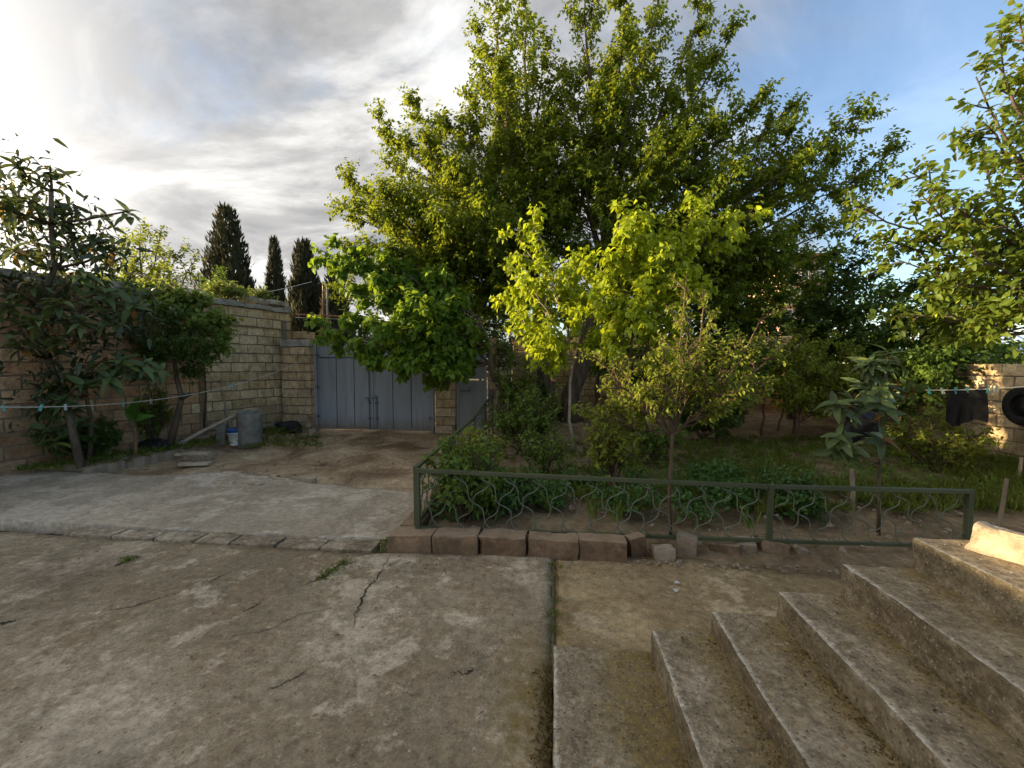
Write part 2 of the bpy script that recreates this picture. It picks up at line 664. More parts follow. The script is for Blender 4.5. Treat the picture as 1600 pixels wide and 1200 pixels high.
M['dirt'] = soil_mat('trodden dirt', (0.17, 0.11, 0.062), (0.36, 0.26, 0.16), (0.52, 0.41, 0.27))
M['soil'] = soil_mat('garden soil', (0.12, 0.085, 0.05), (0.21, 0.155, 0.092), (0.33, 0.25, 0.155))
M['ground'] = soil_mat('dry ground', (0.10, 0.08, 0.05), (0.17, 0.14, 0.08), (0.24, 0.2, 0.12))
M['block'] = block_mat('limestone block', (0.39, 0.28, 0.155), (0.48, 0.36, 0.215), (0.55, 0.43, 0.27))
M['block_red'] = block_mat('reddish limestone block', (0.31, 0.17, 0.095), (0.385, 0.235, 0.135), (0.45, 0.30, 0.18))
M['block_pier'] = block_mat('ochre pier block', (0.42, 0.30, 0.17), (0.50, 0.375, 0.23), (0.55, 0.435, 0.29))
M['kerb'] = block_mat('red brown kerb block', (0.15, 0.095, 0.056), (0.195, 0.128, 0.078), (0.245, 0.168, 0.108), dirt_z=0.2, dust=(0.29, 0.215, 0.145))
M['mortar'] = simple('mortar', (0.12, 0.095, 0.07), (0.22, 0.185, 0.14), 12, 0.95, 0.6, 0.008)
M['coping'] = simple('rough cement', (0.18, 0.165, 0.14), (0.40, 0.38, 0.34), 5, 0.95, 0.8, 0.02)
M['whitewash'] = simple('whitewashed concrete', (0.17, 0.135, 0.09), (0.46, 0.42, 0.36), 6, 0.9, 0.8, 0.012)
M['lump'] = simple('flaking whitewash on rubble', (0.13, 0.105, 0.075), (0.40, 0.37, 0.32), 9, 0.95, 0.9, 0.02)
M['gate'] = paint_mat('blue grey gate paint', (0.265, 0.298, 0.345), rust_amt=0.3, mud=True)
M['gate_dark'] = paint_mat('dark gate frame paint', (0.10, 0.125, 0.165), rust_amt=0.3)
M['door_grey'] = paint_mat('grey door paint', (0.24, 0.255, 0.26), rust_amt=0.3)
M['fence'] = paint_mat('dark green fence paint', (0.07, 0.08, 0.042), rust_amt=0.5, streak=False)
M['wire'] = paint_mat('pale green fence wire', (0.11, 0.125, 0.085), rust_amt=0.5, streak=False)
M['bark'] = simple('grey bark', (0.05, 0.038, 0.028), (0.16, 0.125, 0.095), 9, 0.95, 0.9, 0.02, stretch=(1, 1, 0.25))
M['bark_red'] = simple('reddish bark', (0.055, 0.036, 0.024), (0.15, 0.10, 0.07), 12, 0.9, 0.7, 0.01, stretch=(1, 1, 0.3))
M['twig'] = simple('twig bark', (0.05, 0.035, 0.02), (0.12, 0.09, 0.055), 20, 0.9, 0.3, 0.003)
M['wood'] = simple('weathered wood', (0.13, 0.10, 0.07), (0.30, 0.24, 0.175), 10, 0.9, 0.6, 0.006, stretch=(1, 1, 0.2))
M['wood_pale'] = simple('pale weathered wood', (0.27, 0.22, 0.16), (0.45, 0.39, 0.30), 10, 0.9, 0.6, 0.006)
M['cement_grey'] = simple('grey cement', (0.11, 0.105, 0.09), (0.21, 0.20, 0.175), 7, 0.92, 0.6, 0.008)
M['plastic_blue'] = simple('blue plastic', (0.03, 0.10, 0.33), (0.05, 0.15, 0.42), 4, 0.45, 0.05)
M['plastic_white'] = simple('grimy white plastic', (0.42, 0.42, 0.42), (0.66, 0.66, 0.65), 5, 0.5, 0.1)
M['plastic_black'] = simple('black plastic', (0.008, 0.008, 0.009), (0.02, 0.02, 0.021), 6, 0.45, 0.3, 0.01)
M['rubber'] = simple('black rubber', (0.008, 0.008, 0.008), (0.02, 0.02, 0.02), 10, 0.7, 0.4, 0.006)
M['line'] = simple('pale cord', (0.42, 0.42, 0.38), (0.55, 0.55, 0.5), 20, 0.8, 0.2)
M['peg'] = simple('turquoise plastic', (0.06, 0.30, 0.32), (0.10, 0.42, 0.40), 6, 0.5, 0.05)
M['peg_grey'] = simple('faded grey plastic', (0.28, 0.36, 0.36), (0.4, 0.48, 0.47), 6, 0.5, 0.05)
M['pipe_red'] = paint_mat('rusty red pipe', (0.30, 0.10, 0.06), rust_amt=0.6, streak=False)
M['pipe_pale'] = paint_mat('pale pipe', (0.42, 0.40, 0.36), rust_amt=0.3, streak=False)
M['wallpink'] = simple('pinkish plaster', (0.44, 0.34, 0.27), (0.56, 0.45, 0.37), 3, 0.9, 0.3)
M['pink_house'] = simple('salmon plaster', (0.50, 0.30, 0.22), (0.58, 0.37, 0.27), 0.5, 0.9, 0.1)
M['white_paint'] = simple('white trim', (0.62, 0.60, 0.57), (0.75, 0.74, 0.71), 1.0, 0.7, 0.1)
M['roof_tile'] = simple('brown roof sheet', (0.13, 0.06, 0.045), (0.22, 0.11, 0.08), 2, 0.8, 0.3)
M['roof_blue'] = simple('pale blue roof sheet', (0.30, 0.42, 0.56), (0.42, 0.54, 0.67), 1.5, 0.45, 0.1)
M['glass_dark'] = simple('dark window glass', (0.02, 0.022, 0.025), (0.04, 0.042, 0.046), 2, 0.12, 0.02, spec=0.6)
M['stone'] = simple('rubble stone', (0.22, 0.17, 0.12), (0.44, 0.36, 0.27), 7, 0.95, 0.8, 0.015, rnd=0.35)
M['crack'] = simple('dirt in the cracks', (0.028, 0.022, 0.014), (0.06, 0.048, 0.03), 14, 1.0, 0.5)
M['rose_pink'] = simple('pink petals', (0.62, 0.16, 0.24), (0.75, 0.28, 0.36), 20, 0.6, 0.1)
M['rose_red'] = simple('red petals', (0.42, 0.03, 0.02), (0.60, 0.08, 0.04), 20, 0.6, 0.1)
M['litter'] = simple('dry leaf litter', (0.10, 0.06, 0.03), (0.26, 0.17, 0.09), 30, 0.9, 0.2)
M['paper'] = simple('torn white paper', (0.36, 0.36, 0.36), (0.5, 0.5, 0.5), 9, 0.8, 0.2)

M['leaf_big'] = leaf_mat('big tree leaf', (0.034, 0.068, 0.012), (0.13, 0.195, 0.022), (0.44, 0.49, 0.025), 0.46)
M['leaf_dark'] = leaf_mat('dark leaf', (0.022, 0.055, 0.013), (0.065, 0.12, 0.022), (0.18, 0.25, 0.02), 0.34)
M['leaf_mul'] = leaf_mat('broad bright leaf', (0.045, 0.11, 0.018), (0.14, 0.24, 0.028), (0.38, 0.50, 0.03), 0.43)
M['leaf_yel'] = leaf_mat('yellow green leaf', (0.15, 0.21, 0.016), (0.34, 0.425, 0.03), (0.62, 0.69, 0.028), 0.48)
M['leaf_sap'] = leaf_mat('small sapling leaf', (0.08, 0.12, 0.018), (0.20, 0.255, 0.03), (0.44, 0.46, 0.04), 0.44)
M['leaf_edge'] = leaf_mat('oval orchard leaf', (0.038, 0.072, 0.016), (0.125, 0.185, 0.025), (0.44, 0.46, 0.03), 0.45)
M['leaf_rose'] = leaf_mat('rose leaf', (0.045, 0.095, 0.018), (0.13, 0.21, 0.032), (0.28, 0.36, 0.04), 0.36)
M['leaf_crop'] = leaf_mat('crop leaf', (0.03, 0.085, 0.022), (0.08, 0.17, 0.04), (0.18, 0.27, 0.04), 0.30)
M['leaf_cyp'] = leaf_mat('cypress sprig', (0.015, 0.02, 0.010), (0.045, 0.05, 0.022), (0.09, 0.085, 0.03), 0.2, 0.7)
M['leaf_vine'] = leaf_mat('vine leaf', (0.075, 0.13, 0.025), (0.18, 0.25, 0.05), (0.34, 0.38, 0.06), 0.4)
M['leaf_grass'] = leaf_mat('grass blade', (0.08, 0.125, 0.02), (0.18, 0.235, 0.04), (0.36, 0.33, 0.07), 0.38)
M['leaf_loq'] = leaf_mat('loquat leaf', (0.04, 0.065, 0.026), (0.10, 0.145, 0.05), (0.19, 0.23, 0.05), 0.28, 0.45, 0.3, rnd=True)
M['leaf_dry'] = leaf_mat('withered orange leaf', (0.14, 0.06, 0.02), (0.24, 0.13, 0.03), (0.32, 0.20, 0.03), 0.4, rnd=True)
M['leaf_ban'] = leaf_mat('canna leaf', (0.05, 0.13, 0.022), (0.09, 0.20, 0.03), (0.17, 0.32, 0.03), 0.4, rnd=True)


# ------------------------------------------------------------------ ground
def ruled(name, m, near, far, nu, nv, amp, freq, skirt=0.12, zf=None, jag=0.0, seed=0.0):
    """uneven sheet between a near and a far edge line, both ordered by x, with a skirt"""
    near, far = np.array(near, float), np.array(far, float)
    U = np.linspace(0, 1, nu + 1)

    def samp(pl):
        s = (pl[:, 0] - pl[0, 0]) / (pl[-1, 0] - pl[0, 0])
        return np.stack([np.interp(U, s, pl[:, k]) for k in range(3)], 1)
    a, b = samp(near), samp(far)
    if jag:
        for i in range(nu + 1):
            a[i, 1] += jag * mnoise.noise(Vector((a[i, 0] * 2.1, seed, 1.3))) + jag * 0.5 * mnoise.noise(Vector((a[i, 0] * 8, seed, 4.3)))
            b[i, 1] += jag * mnoise.noise(Vector((b[i, 0] * 2.1, seed, 9.3))) + jag * 0.5 * mnoise.noise(Vector((b[i, 0] * 8, seed, 7.7)))
    vs, fs = [], []
    for j in range(nv + 1):
        t = j / nv
        for i in range(nu + 1):
            p = a[i] * (1 - t) + b[i] * t
            n = mnoise.noise(Vector((p[0] * freq + seed, p[1] * freq, 0.0))) + 0.4 * mnoise.noise(Vector((p[0] * freq * 4, p[1] * freq * 4 + seed, 3.0)))
            z = p[2] + amp * n
            if zf:
                z += zf(p[0], p[1])
            vs.append((p[0], p[1], z))
    w = nu + 1
    for j in range(nv):
        for i in range(nu):
            fs.append((j * w + i, j * w + i + 1, (j + 1) * w + i + 1, (j + 1) * w + i))
    ring = [i for i in range(w)] + [j * w + nu for j in range(1, nv + 1)] + [nv * w + i for i in range(nu - 1, -1, -1)] + [j * w for j in range(nv - 1, 0, -1)]
    k = len(vs)
    for r in ring:
        x, y, z = vs[r]
        vs.append((x, y, z - skirt))
    L = len(ring)
    for i in range(L):
        fs.append((ring[i], k + i, k + (i + 1) % L, ring[(i + 1) % L]))
    mb = MB()
    mb.v, mb.f = vs, fs
    return mb.build(name, m, None, smooth=True)


mb = MB()
mb.add([(-400, -400, -0.12), (400, -400, -0.12), (400, 400, -0.12), (-400, 400, -0.12)], [(0, 1, 2, 3)])
struct(mb.build('ground', M['ground']))

slab = struct(ruled('concrete_yard', M['concrete'], [(-10, -4, 0), (-0.004, -4, 0)], [(-10, 3.36, 0), (-5.5, 3.30, 0), (-1.5, 3.24, 0), (-0.004, 3.42, 0)],
                    110, 80, 0.010, 0.9, 0.1, jag=0.02, seed=1.0))
struct(ruled('concrete_path', M['concrete_y'], [(0.004, -4, -0.012), (6.5, -4, -0.012)], [(0.004, 3.42, -0.012), (1.2, 3.44, -0.014), (2.0, 3.30, -0.02), (3.4, 2.9, -0.04), (6.5, 2.4, -0.04)],
             70, 80, 0.010, 1.1, 0.1, jag=0.05, seed=2.0))
pale_near = [(-9.5, 3.57, 0.012), (-5.5, 3.535, 0.010), (-3.0, 3.50, 0.008), (-1.42, 3.485, 0.006)]
pale_far = [(-9.5, 4.75, 0.035), (-8.0, 5.05, 0.04), (-7.2, 5.2, 0.04), (-5.6, 5.15, 0.03), (-5.2, 5.22, 0.03), (-4.7, 5.5, 0.03), (-4.1, 5.35, 0.02), (-3.2, 5.1, 0.015), (-2.4, 4.95, 0.01), (-1.42, 4.8, 0.005)]
pale = struct(ruled('concrete_drive', M['concrete_pale'], pale_near, pale_far, 130, 30, 0.012, 1.2, 0.12, jag=0.05, seed=3.0))


def dirt_z(x, y):
    z = -0.05 if y < 5.4 else 0.0
    xw = -7.9 + 0.281 * (y - 4.6)
    z += 0.16 * max(0.0, 1 - (x - xw) / 0.9) if x > xw else 0.16
    z += 0.03 * math.exp(-((x + 4.0) / 0.25) ** 2) + 0.03 * math.exp(-((x + 3.0) / 0.3) ** 2)
    return z


struct(ruled('dirt_drive', M['dirt'], [(-9.5, 4.0, -0.03), (-1.15, 4.0, -0.03)], [(-9.5, 13.2, 0.0), (-1.15, 13.2, 0.0)], 110, 110, 0.035, 1.1, 0.1, dirt_z, seed=4.0))


def soil_z(x, y):
    z = 0.05 * math.sin(y * 7.0 + 0.4 * math.sin(x * 1.3)) * 0.5
    if x < 0.7:
        z += 0.05
    if x > 3.0:
        z += 0.04
    z += 0.02 * max(0, y - 6)
    return z


struct(ruled('garden_soil', M['soil'], [(-1.2, 3.52, 0.02), (0.7, 3.50, 0.02), (1.2, 3.46, 0.0), (3.3, 3.0, -0.03), (9.0, 2.4, -0.03)], [(-1.2, 13.2, 0.04), (9.0, 13.2, 0.04)],
             120, 120, 0.035, 1.7, 0.15, soil_z, seed=5.0))

# paving stones set between the two slabs
px = [-4.55, -4.05, -3.62, -3.2, -2.85, -2.42, -2.0, -1.52]
for i in range(7):
    x0, x1 = px[i] + 0.013, px[i + 1] - 0.013
    me = rough_box((x0, 3.29 - 0.01 * i * 0.6 + random.uniform(-.01, .01), -0.06), (x1, 3.455 - 0.003 * i, 0.014 + random.uniform(-.006, .01)), 0.035, 0.012, 0.006, 7, i + 3)
    me.materials.append(M['paver'])
    o = link('paving_stone', me, None, slab)

# cracks in the yard slab: narrow irregular dirt-filled openings


def crack(pts, w, parent, seed):
    rng = random.Random(seed)
    P = []
    for (a, b) in zip(pts[:-1], pts[1:]):
        n = 9
        for k in range(n):
            t = k / n
            P.append((a[0] + (b[0] - a[0]) * t + rng.uniform(-.012, .012), a[1] + (b[1] - a[1]) * t + rng.uniform(-.012, .012)))
    P.append(pts[-1])
    vs, fs = [], []
    for i, p in enumerate(P):
        q0, q1 = P[max(i - 1, 0)], P[min(i + 1, len(P) - 1)]
        d = nz([q1[0] - q0[0], q1[1] - q0[1], 0])
        ww = w * rng.uniform(0.25, 1.0) * (0.15 + 0.85 * math.sin(math.pi * (i + 0.5) / len(P)))
        z = 0.004 + 0.010 * (mnoise.noise(Vector((p[0] * .9 + 1, p[1] * .9, 0))) + .4 * mnoise.noise(Vector((p[0] * 3.6, p[1] * 3.6 + 1, 3))))
        vs.append((p[0] - d[1] * ww, p[1] + d[0] * ww, z))
        vs.append((p[0] + d[1] * ww, p[1] - d[0] * ww, z))
    for i in range(len(P) - 1):
        fs.append((2 * i, 2 * i + 1, 2 * i + 3, 2 * i + 2))
    m_ = MB()
    m_.add(vs, fs)
    return m_.build('crack', M['crack'], parent)


def gp(*uv):
    return [tuple(G(u, v)[:2]) for u, v in uv]


crack(gp((610, 868), (588, 905), (570, 925), (556, 958), (552, 985)), 0.008, slab, 1)
crack(gp((160, 955), (205, 950), (240, 938), (262, 932)), 0.006, slab, 2)
crack(gp((410, 1085), (450, 1065), (480, 1050)), 0.005, slab, 3)
crack(gp((480, 912), (505, 902), (525, 885), (545, 876)), 0.024, slab, 4)
crack(gp((175, 885), (195, 878), (218, 868)), 0.026, slab, 5)
crack(gp((380, 958), (398, 948), (407, 943)), 0.008, slab, 6)
crack(gp((330, 908), (360, 895)), 0.008, slab, 7)
crack(gp((0, 975), (25, 970)), 0.02, slab, 9)
crack(gp((700, 1050), (730, 1052), (740, 1045)), 0.006, slab, 10)
crack(gp((340, 1000), (420, 985), (470, 960), (520, 950)), 0.004, slab, 11)

M['moss'] = simple('joint moss and dirt', (0.08, 0.062, 0.024), (0.17, 0.135, 0.06), 25, 1.0, 0.8, 0.01)
jm = MB()
jn = 90
for i in range(jn + 1):
    y = 2.0 + 1.42 * i / jn
    wl_, wr_ = 0.003 + 0.008 * random.random(), 0.007 + 0.012 * random.random()
    zl = 0.003 + 0.010 * (mnoise.noise(Vector((1.0, y * .9, 0))) + .4 * mnoise.noise(Vector((0, y * 3.6 + 1, 3))))
    jm.v += [(-wl_, y, zl), (0.004, y, zl - 0.001), (wr_, y, -0.012 + 0.012 * (mnoise.noise(Vector((2.0, y * 1.1, 0)))))]
for i in range(jn):
    jm.f += [(3 * i, 3 * i + 1, 3 * i + 4, 3 * i + 3), (3 * i + 1, 3 * i + 2, 3 * i + 5, 3 * i + 4)]
jm.build('joint_moss', M['moss'], slab)

# grey mortar scar and broken skin of the pale slab
for k, (u, v, sx, sy) in enumerate([(395, 758, .34, .10), (350, 757, .30, .07), (440, 752, .28, .05), (480, 750, .3, .05), (405, 750, .3, .05)]):
    g = G(u, v)
    me = rough_box((-sx / 2, -sy / 2, -0.04), (sx / 2, sy / 2, 0.045), 0.05, 0.01, 0.012, 6, k + 40)
    me.materials.append(M['concrete_pale'])
    o = link('broken_flake', me, None, pale)
    o.location = (g[0], g[1], 0.0)
    o.rotation_euler = (0.03, 0.02, random.uniform(-.3, .1))

# ------------------------------------------------------------------ block walls
BL, BH, BT = 0.40, 0.20, 0.20
BLK = []
for k in range(8):
    rng = random.Random(90 + k)
    bm = bmesh.new()
    bmesh.ops.create_cube(bm, size=1.0)
    for v in bm.verts:
        v.co.x *= BL - rng.uniform(0.012, 0.026)
        v.co.y *= BT
        v.co.z *= BH - rng.uniform(0.014, 0.024)
        v.co += Vector((rng.uniform(-.006, .006), rng.uniform(-.006, .006), rng.uniform(-.005, .005)))
    bmesh.ops.bevel(bm, geom=bm.edges[:], offset=0.007, segments=1, affect='EDGES')
    me = bpy.data.meshes.new('block')
    bm.to_mesh(me)
    bm.free()
    BLK.append(me)
BLKM = {}


def blk(mk, k):
    key = (mk, k)
    if key not in BLKM:
        me = BLK[k].copy()
        me.materials.append(M[mk])
        BLKM[key] = me
    return BLKM[key]


def block_wall(name, label, p0, p1, height, mk='block', thick=BT, z0=0.0, seed=0, skip=None, matf=None, cat='wall', zlen=None):
    """a wall of laid blocks: recessed mortar core, every block its own piece"""
    rng = random.Random(seed)
    p0, p1 = np.array(p0, float), np.array(p1, float)
    L = np.linalg.norm(p1 - p0)
    ang = math.atan2(p1[1] - p0[1], p1[0] - p0[0])
    n = int(round(height / BH))
    core = MB()
    core.box((0.012, -thick / 2 + 0.014, -0.15), (L - 0.012, thick / 2 - 0.014, n * BH - 0.012))
    root = core.build(name, M['mortar'])
    root.location = (p0[0], p0[1], z0)
    root.rotation_euler = (0, 0, ang)
    tag(root, label, cat)
    for c in range(n):
        x = -(BL / 2 if c % 2 else 0.0) + rng.uniform(-.03, .03)
        while x < L - 0.03:
            a, b = max(x, 0), min(x + BL, L)
            x += BL
            if b - a < 0.06:
                continue
            if skip and skip((a + b) / 2, c):
                continue
            mk2 = matf((a + b) / 2, c) if matf else mk
            o = link('block', blk(mk2, rng.randrange(8)), None, root)
            o.location = ((a + b) / 2, rng.uniform(-.007, .007), c * BH + BH / 2)
            o.scale = ((b - a) / BL, thick / BT, 1)
            o.rotation_euler = (rng.uniform(-.012, .012), rng.uniform(-.008, .008), rng.uniform(-.014, .014))
    return root


W0, W1 = (-8.6, 2.10), (-6.52, 9.50)
wallL = block_wall('yard_wall', 'tall tan block wall along the left with rough cement coping and weeds', W0, W1, 2.8, seed=5, z0=0.02,
                   matf=lambda x, c: 'block_red' if x < 5.6 else 'block')
LW = math.dist(W0, W1)
# concrete joint column and coping of that wall
cm = MB()
cm.box((5.55, -0.118, -0.1), (5.68, 0.118, 2.79))
cm.build('joint_column', simple('brown column concrete', (0.14, 0.09, 0.06), (0.26, 0.18, 0.12), 7, .95, .6), wallL)
cm = MB()
cm.box((7.42, -0.116, -0.1), (7.56, 0.116, 2.6))
cm.build('joint_column', M['mortar'], wallL)
xx = 0.0
k = 0
while xx < LW - 0.1:
    ln = random.uniform(0.7, 1.1)
    e = min(xx + ln, LW - 0.02)
    me = rough_box((xx, -0.17, 2.80), (e, 0.17, 2.90 + random.uniform(0, .05)), 0.06, 0.03, 0.02, 5, k + 60, 0.02)
    me.materials.append(M['coping'])
    link('coping_stone', me, None, wallL)
    xx = e + 0.01
    k += 1
me = rough_box((LW - 1.15, -0.16, 2.93), (LW - 0.05, 0.14, 3.06), 0.05, 0.05, 0.03, 5, 77, 0.05)
me.materials.append(M['whitewash'])
link('coping_lump', me, None, wallL)
# the ledge under the two top courses
led = MB()
led.box((5.7, -0.145, 2.385), (LW - 0.0, -0.095, 2.405))
led.build('ledge', M['mortar'], wallL)
# the part of the wall beside and behind the viewer
ext = MB()
xx = -7.0
for c in range(14):
    x = -7.0 + (0.2 if c % 2 else 0)
    while x < -0.05:
        ext.box((x + 0.008, -0.1, c * BH + 0.01), (min(x + BL - 0.008, -0.006), 0.1, (c + 1) * BH - 0.008))
        x += BL
stuff(ext.build('wall_blocks', M['block_red'], wallL))
exc = MB()
exc.box((-7.0, -0.085, -0.15), (-0.005, 0.085, 2.795))
exc.build('wall_core', M['mortar'], wallL)

pierL = block_wall('gate_pier', 'ochre block pier at the left side of the gate', (-6.42, 9.28), (-5.70, 9.28), 2.0, 'block_pier', 0.4, seed=8, cat='pier')
me = rough_box((0.0, -0.22, 2.0), (0.74, 0.22, 2.15), 0.06, 0.02, 0.015, 5, 81, 0.02)
me.materials.append(M['coping'])
link('pier_cap', me, None, pierL)
tallp = block_wall('wall_end_pier', 'tall stepped block end of the left wall behind the gate pier', (-6.62, 9.72), (-6.05, 9.72), 2.4, 'block', 0.35, seed=9, cat='pier')
pierR = block_wall('gate_pier', 'narrow tan block pier between the gate and the small grey door', (-2.68, 9.2), (-2.22, 9.2), 2.2, 'block_pier', 0.4, seed=10, cat='pier')
sidew = block_wall('yard_wall', 'short block wall running back behind the small grey door', (-1.42, 9.3), (-1.42, 12.6), 2.2, 'block', seed=11)
backw = block_wall('yard_wall', 'shaded block wall at the back of the garden behind the tree trunks', (-1.3, 12.75), (7.0, 12.75), 2.4, 'block', seed=12)
wallR = block_wall('yard_wall', 'low tan block wall along the right with a patch of sun', (7.1, 12.6), (7.1, 3.0), 1.6, 'block_pier', seed=13)

# ------------------------------------------------------------------ gate
GX0, GX1, GY = -5.64, -2.72, 9.2
gate = empty('metal_gate', (GX0, GY, 0), math.atan2(-0.12, GX1 - GX0))
tag(gate, 'blue grey sheet metal double gate between two block piers', 'gate')
GW = GX1 - GX0
TOP = 2.12
m_ = MB()
m_.box((0, -0.05, 0.0), (0.06, 0.05, TOP + .06))
m_.build('post', M['gate'], gate)
m_ = MB()
m_.box((GW - 0.06, -0.05, 0.0), (GW, 0.05, TOP + .06))
m_.build('post', M['gate'], gate)
for lf in (0, 1):
    xa = 0.075 if lf == 0 else GW / 2 + 0.012
    xb = GW / 2 - 0.012 if lf == 0 else GW - 0.075
    fr = MB()
    fr.box((xa + .002, 0.012, 0.06), (xb - .002, 0.04, TOP - .003))
    fr.build('backing_frame', M['gate_dark'], gate)
    n = 3
    for i in range(n):
        a = xa + 0.02 + (xb - xa - 0.04) * i / n
        b = xa + 0.02 + (xb - xa - 0.04) * (i + 1) / n
        p = MB()
        p.box((a + .011, -0.012, 0.10), (b - .011, 0.010, 1.72))
        p.build('panel', M['gate'], gate)
        p = MB()
        p.box((a + .011, -0.012, 1.75), (b - .011, 0.010, TOP - 0.05))
        p.build('upper_panel', M['gate'], gate)
    for (z0, z1) in ((0.055, 0.098), (TOP - .048, TOP)):
        p = MB()
        p.box((xa, -0.02, z0), (xb, 0.011, z1))
        p.build('rail', M['gate'], gate)
    p = MB()
    p.box((xa - 0.002, -0.022, 0.10), (xa + 0.028, 0.011, TOP - .05))
    p.build('stile', M['gate'], gate)
    p = MB()
    p.box((xb - 0.028, -0.022, 0.10), (xb + 0.002, 0.011, TOP - .05))
    p.build('stile', M['gate'], gate)
for x in (0.068, GW - 0.068):
    for z in (0.35, 1.05, 1.8):
        p = MB()
        p.tube([(x, -0.04, z - .06), (x, -0.04, z + .06)], 0.014, 8)
        p.box((x - 0.05, -0.055, z - .02), (x + 0.05, -0.024, z + .02))
        p.build('hinge', M['gate_dark'], gate)
for x, z0, z1 in ((GW / 2 - 0.09, 0.08, 1.5), (GW / 2 + 0.09, 0.08, 0.85)):
    p = MB()
    p.tube([(x, -0.045, z0), (x, -0.045, z1)], 0.012, 8)
    p.tube([(x, -0.045, z1), (x - 0.09, -0.05, z1)], 0.010, 6)
    p.box((x - 0.025, -0.06, 0.30), (x + 0.025, -0.012, 0.35))
    p.box((x - 0.025, -0.06, 0.66), (x + 0.025, -0.012, 0.71))
    p.build('drop_bolt', M['gate_dark'], gate)
p = MB()
p.bar((GW / 2 - 0.2, -0.04, 0.80), (GW / 2 + 0.05, -0.04, 0.80), 0.03, 0.025)
p.bar((GW / 2 - 0.12, -0.04, 0.80), (GW / 2 - 0.12, -0.04, 0.72), 0.02, 0.02)
p.build('latch', M['gate_dark'], gate)

door = empty('metal_door', (-2.2, 9.12, 0))
tag(door, 'small grey metal door right of the gate behind the garden fence', 'door')
p = MB()
p.box((0.0, -0.03, 0), (0.06, 0.05, 1.95))
p.build('jamb', M['door_grey'], door)
p = MB()
p.box((0.62, -0.03, 0), (0.68, 0.05, 1.95))
p.build('jamb', M['door_grey'], door)
p = MB()
p.box((0.06, -0.03, 1.89), (0.62, 0.05, 1.95))
p.build('lintel', M['door_grey'], door)
p = MB()
p.box((0.066, 0.0, 0.05), (0.614, 0.03, 1.22))
p.build('panel', M['door_grey'], door)
p = MB()
p.box((0.066, 0.0, 1.25), (0.614, 0.03, 1.88))
p.build('panel', M['door_grey'], door)
p = MB()
p.bar((0.09, -0.03, 0.98), (0.33, -0.03, 0.98), 0.03, 0.03)
p.bar((0.28, -0.03, 0.98), (0.28, -0.03, 1.06), 0.02, 0.02)
p.bar((0.28, -0.03, 1.06), (0.36, -0.03, 1.06), 0.02, 0.02)
p.build('bolt', M['gate_dark'], door)

# ------------------------------------------------------------------ stairs
SX = [0.007, 0.503, 0.790, 1.094, 1.380, 1.673, 2.02]
SZ = [0.110, 0.245, 0.358, 0.478, 0.639, 0.788, 0.92]
stair = empty('concrete_stairs', (0, 0, 0))
tag(stair, 'weathered mossy concrete steps climbing to the right in the foreground', 'stairs')
for i in range(7):
    x0 = SX[i]
    x1 = (SX[i + 1] + 0.03 - 0.002 * i) if i < 6 else 4.2
    yf = 2.10 - 0.006 * i + random.uniform(-.012, .012) if i < 6 else 1.82
    ln = 2.10 + 1.2
    me = rough_box((0, -ln + 0.004 * i, -0.06 - 0.004 * i), (x1 - x0, 0, SZ[i]), 0.021 if i < 6 else 0.06, 0.011, 0.005, 9, i * 3 + 1, 0.009)
    me.materials.append(M['step'])
    o = link('step', me, None, stair)
    o.location = (x0, yf, 0)
me = rough_box((0.0, -0.03, -0.02), (0.62, 0.16, 0.125), 0.016, 0.03, 0.016, 10, 31, 0.11)
me.materials.append(M['lump'])
o = link('broken_concrete_block', me)
o.location = (2.03, 1.83, SZ[5] - 0.002)
o.rotation_euler = (0.05, 0.06, 0.12)
tag(o, 'broken whitewashed concrete lump lying on the top step', 'concrete block')
me = rough_box((-0.13, -0.07, -.03), (0.03, 0.12, 0.10), 0.016, 0.04, 0.02, 9, 33, 0.12)
me.materials.append(M['stone'])
o = link('rubble_stone', me)
o.location = (1.99, 1.88, SZ[5] + 0.002)
o.rotation_euler = (0, 0, 0.5)
tag(o, 'rough grey stone beside the whitewashed lump on the top step', 'stone')

# ------------------------------------------------------------------ kerb of the bed
kerb = empty('stone_kerb', (-1.4, 3.29, 0))
tag(kerb, 'low kerb of red brown stone blocks edging the garden bed', 'kerb')
kx = [-1.40, -1.02, -0.62, -0.22, 0.21, 0.60]
for i in range(5):
    me = rough_box((kx[i] + 0.003 + 1.40, 0.008 * i, -0.05), (kx[i + 1] - 0.003 + 1.40, 0.21, 0.148 + random.uniform(-.014, .008)), 0.02, 0.018, 0.008, 9, i + 11, 0.018)
    me.materials.append(M['kerb'])
    link('kerb_block', me, None, kerb)
yy = 0.225
for i in range(12):
    me = rough_box((0.01, yy, -0.05), (0.20, yy + 0.385, 0.142 + random.uniform(-.01, .004)), 0.04, 0.014, 0.006, 8, i + 21, 0.006)
    me.materials.append(M['kerb'])
    link('kerb_block', me, None, kerb)
    yy += 0.40
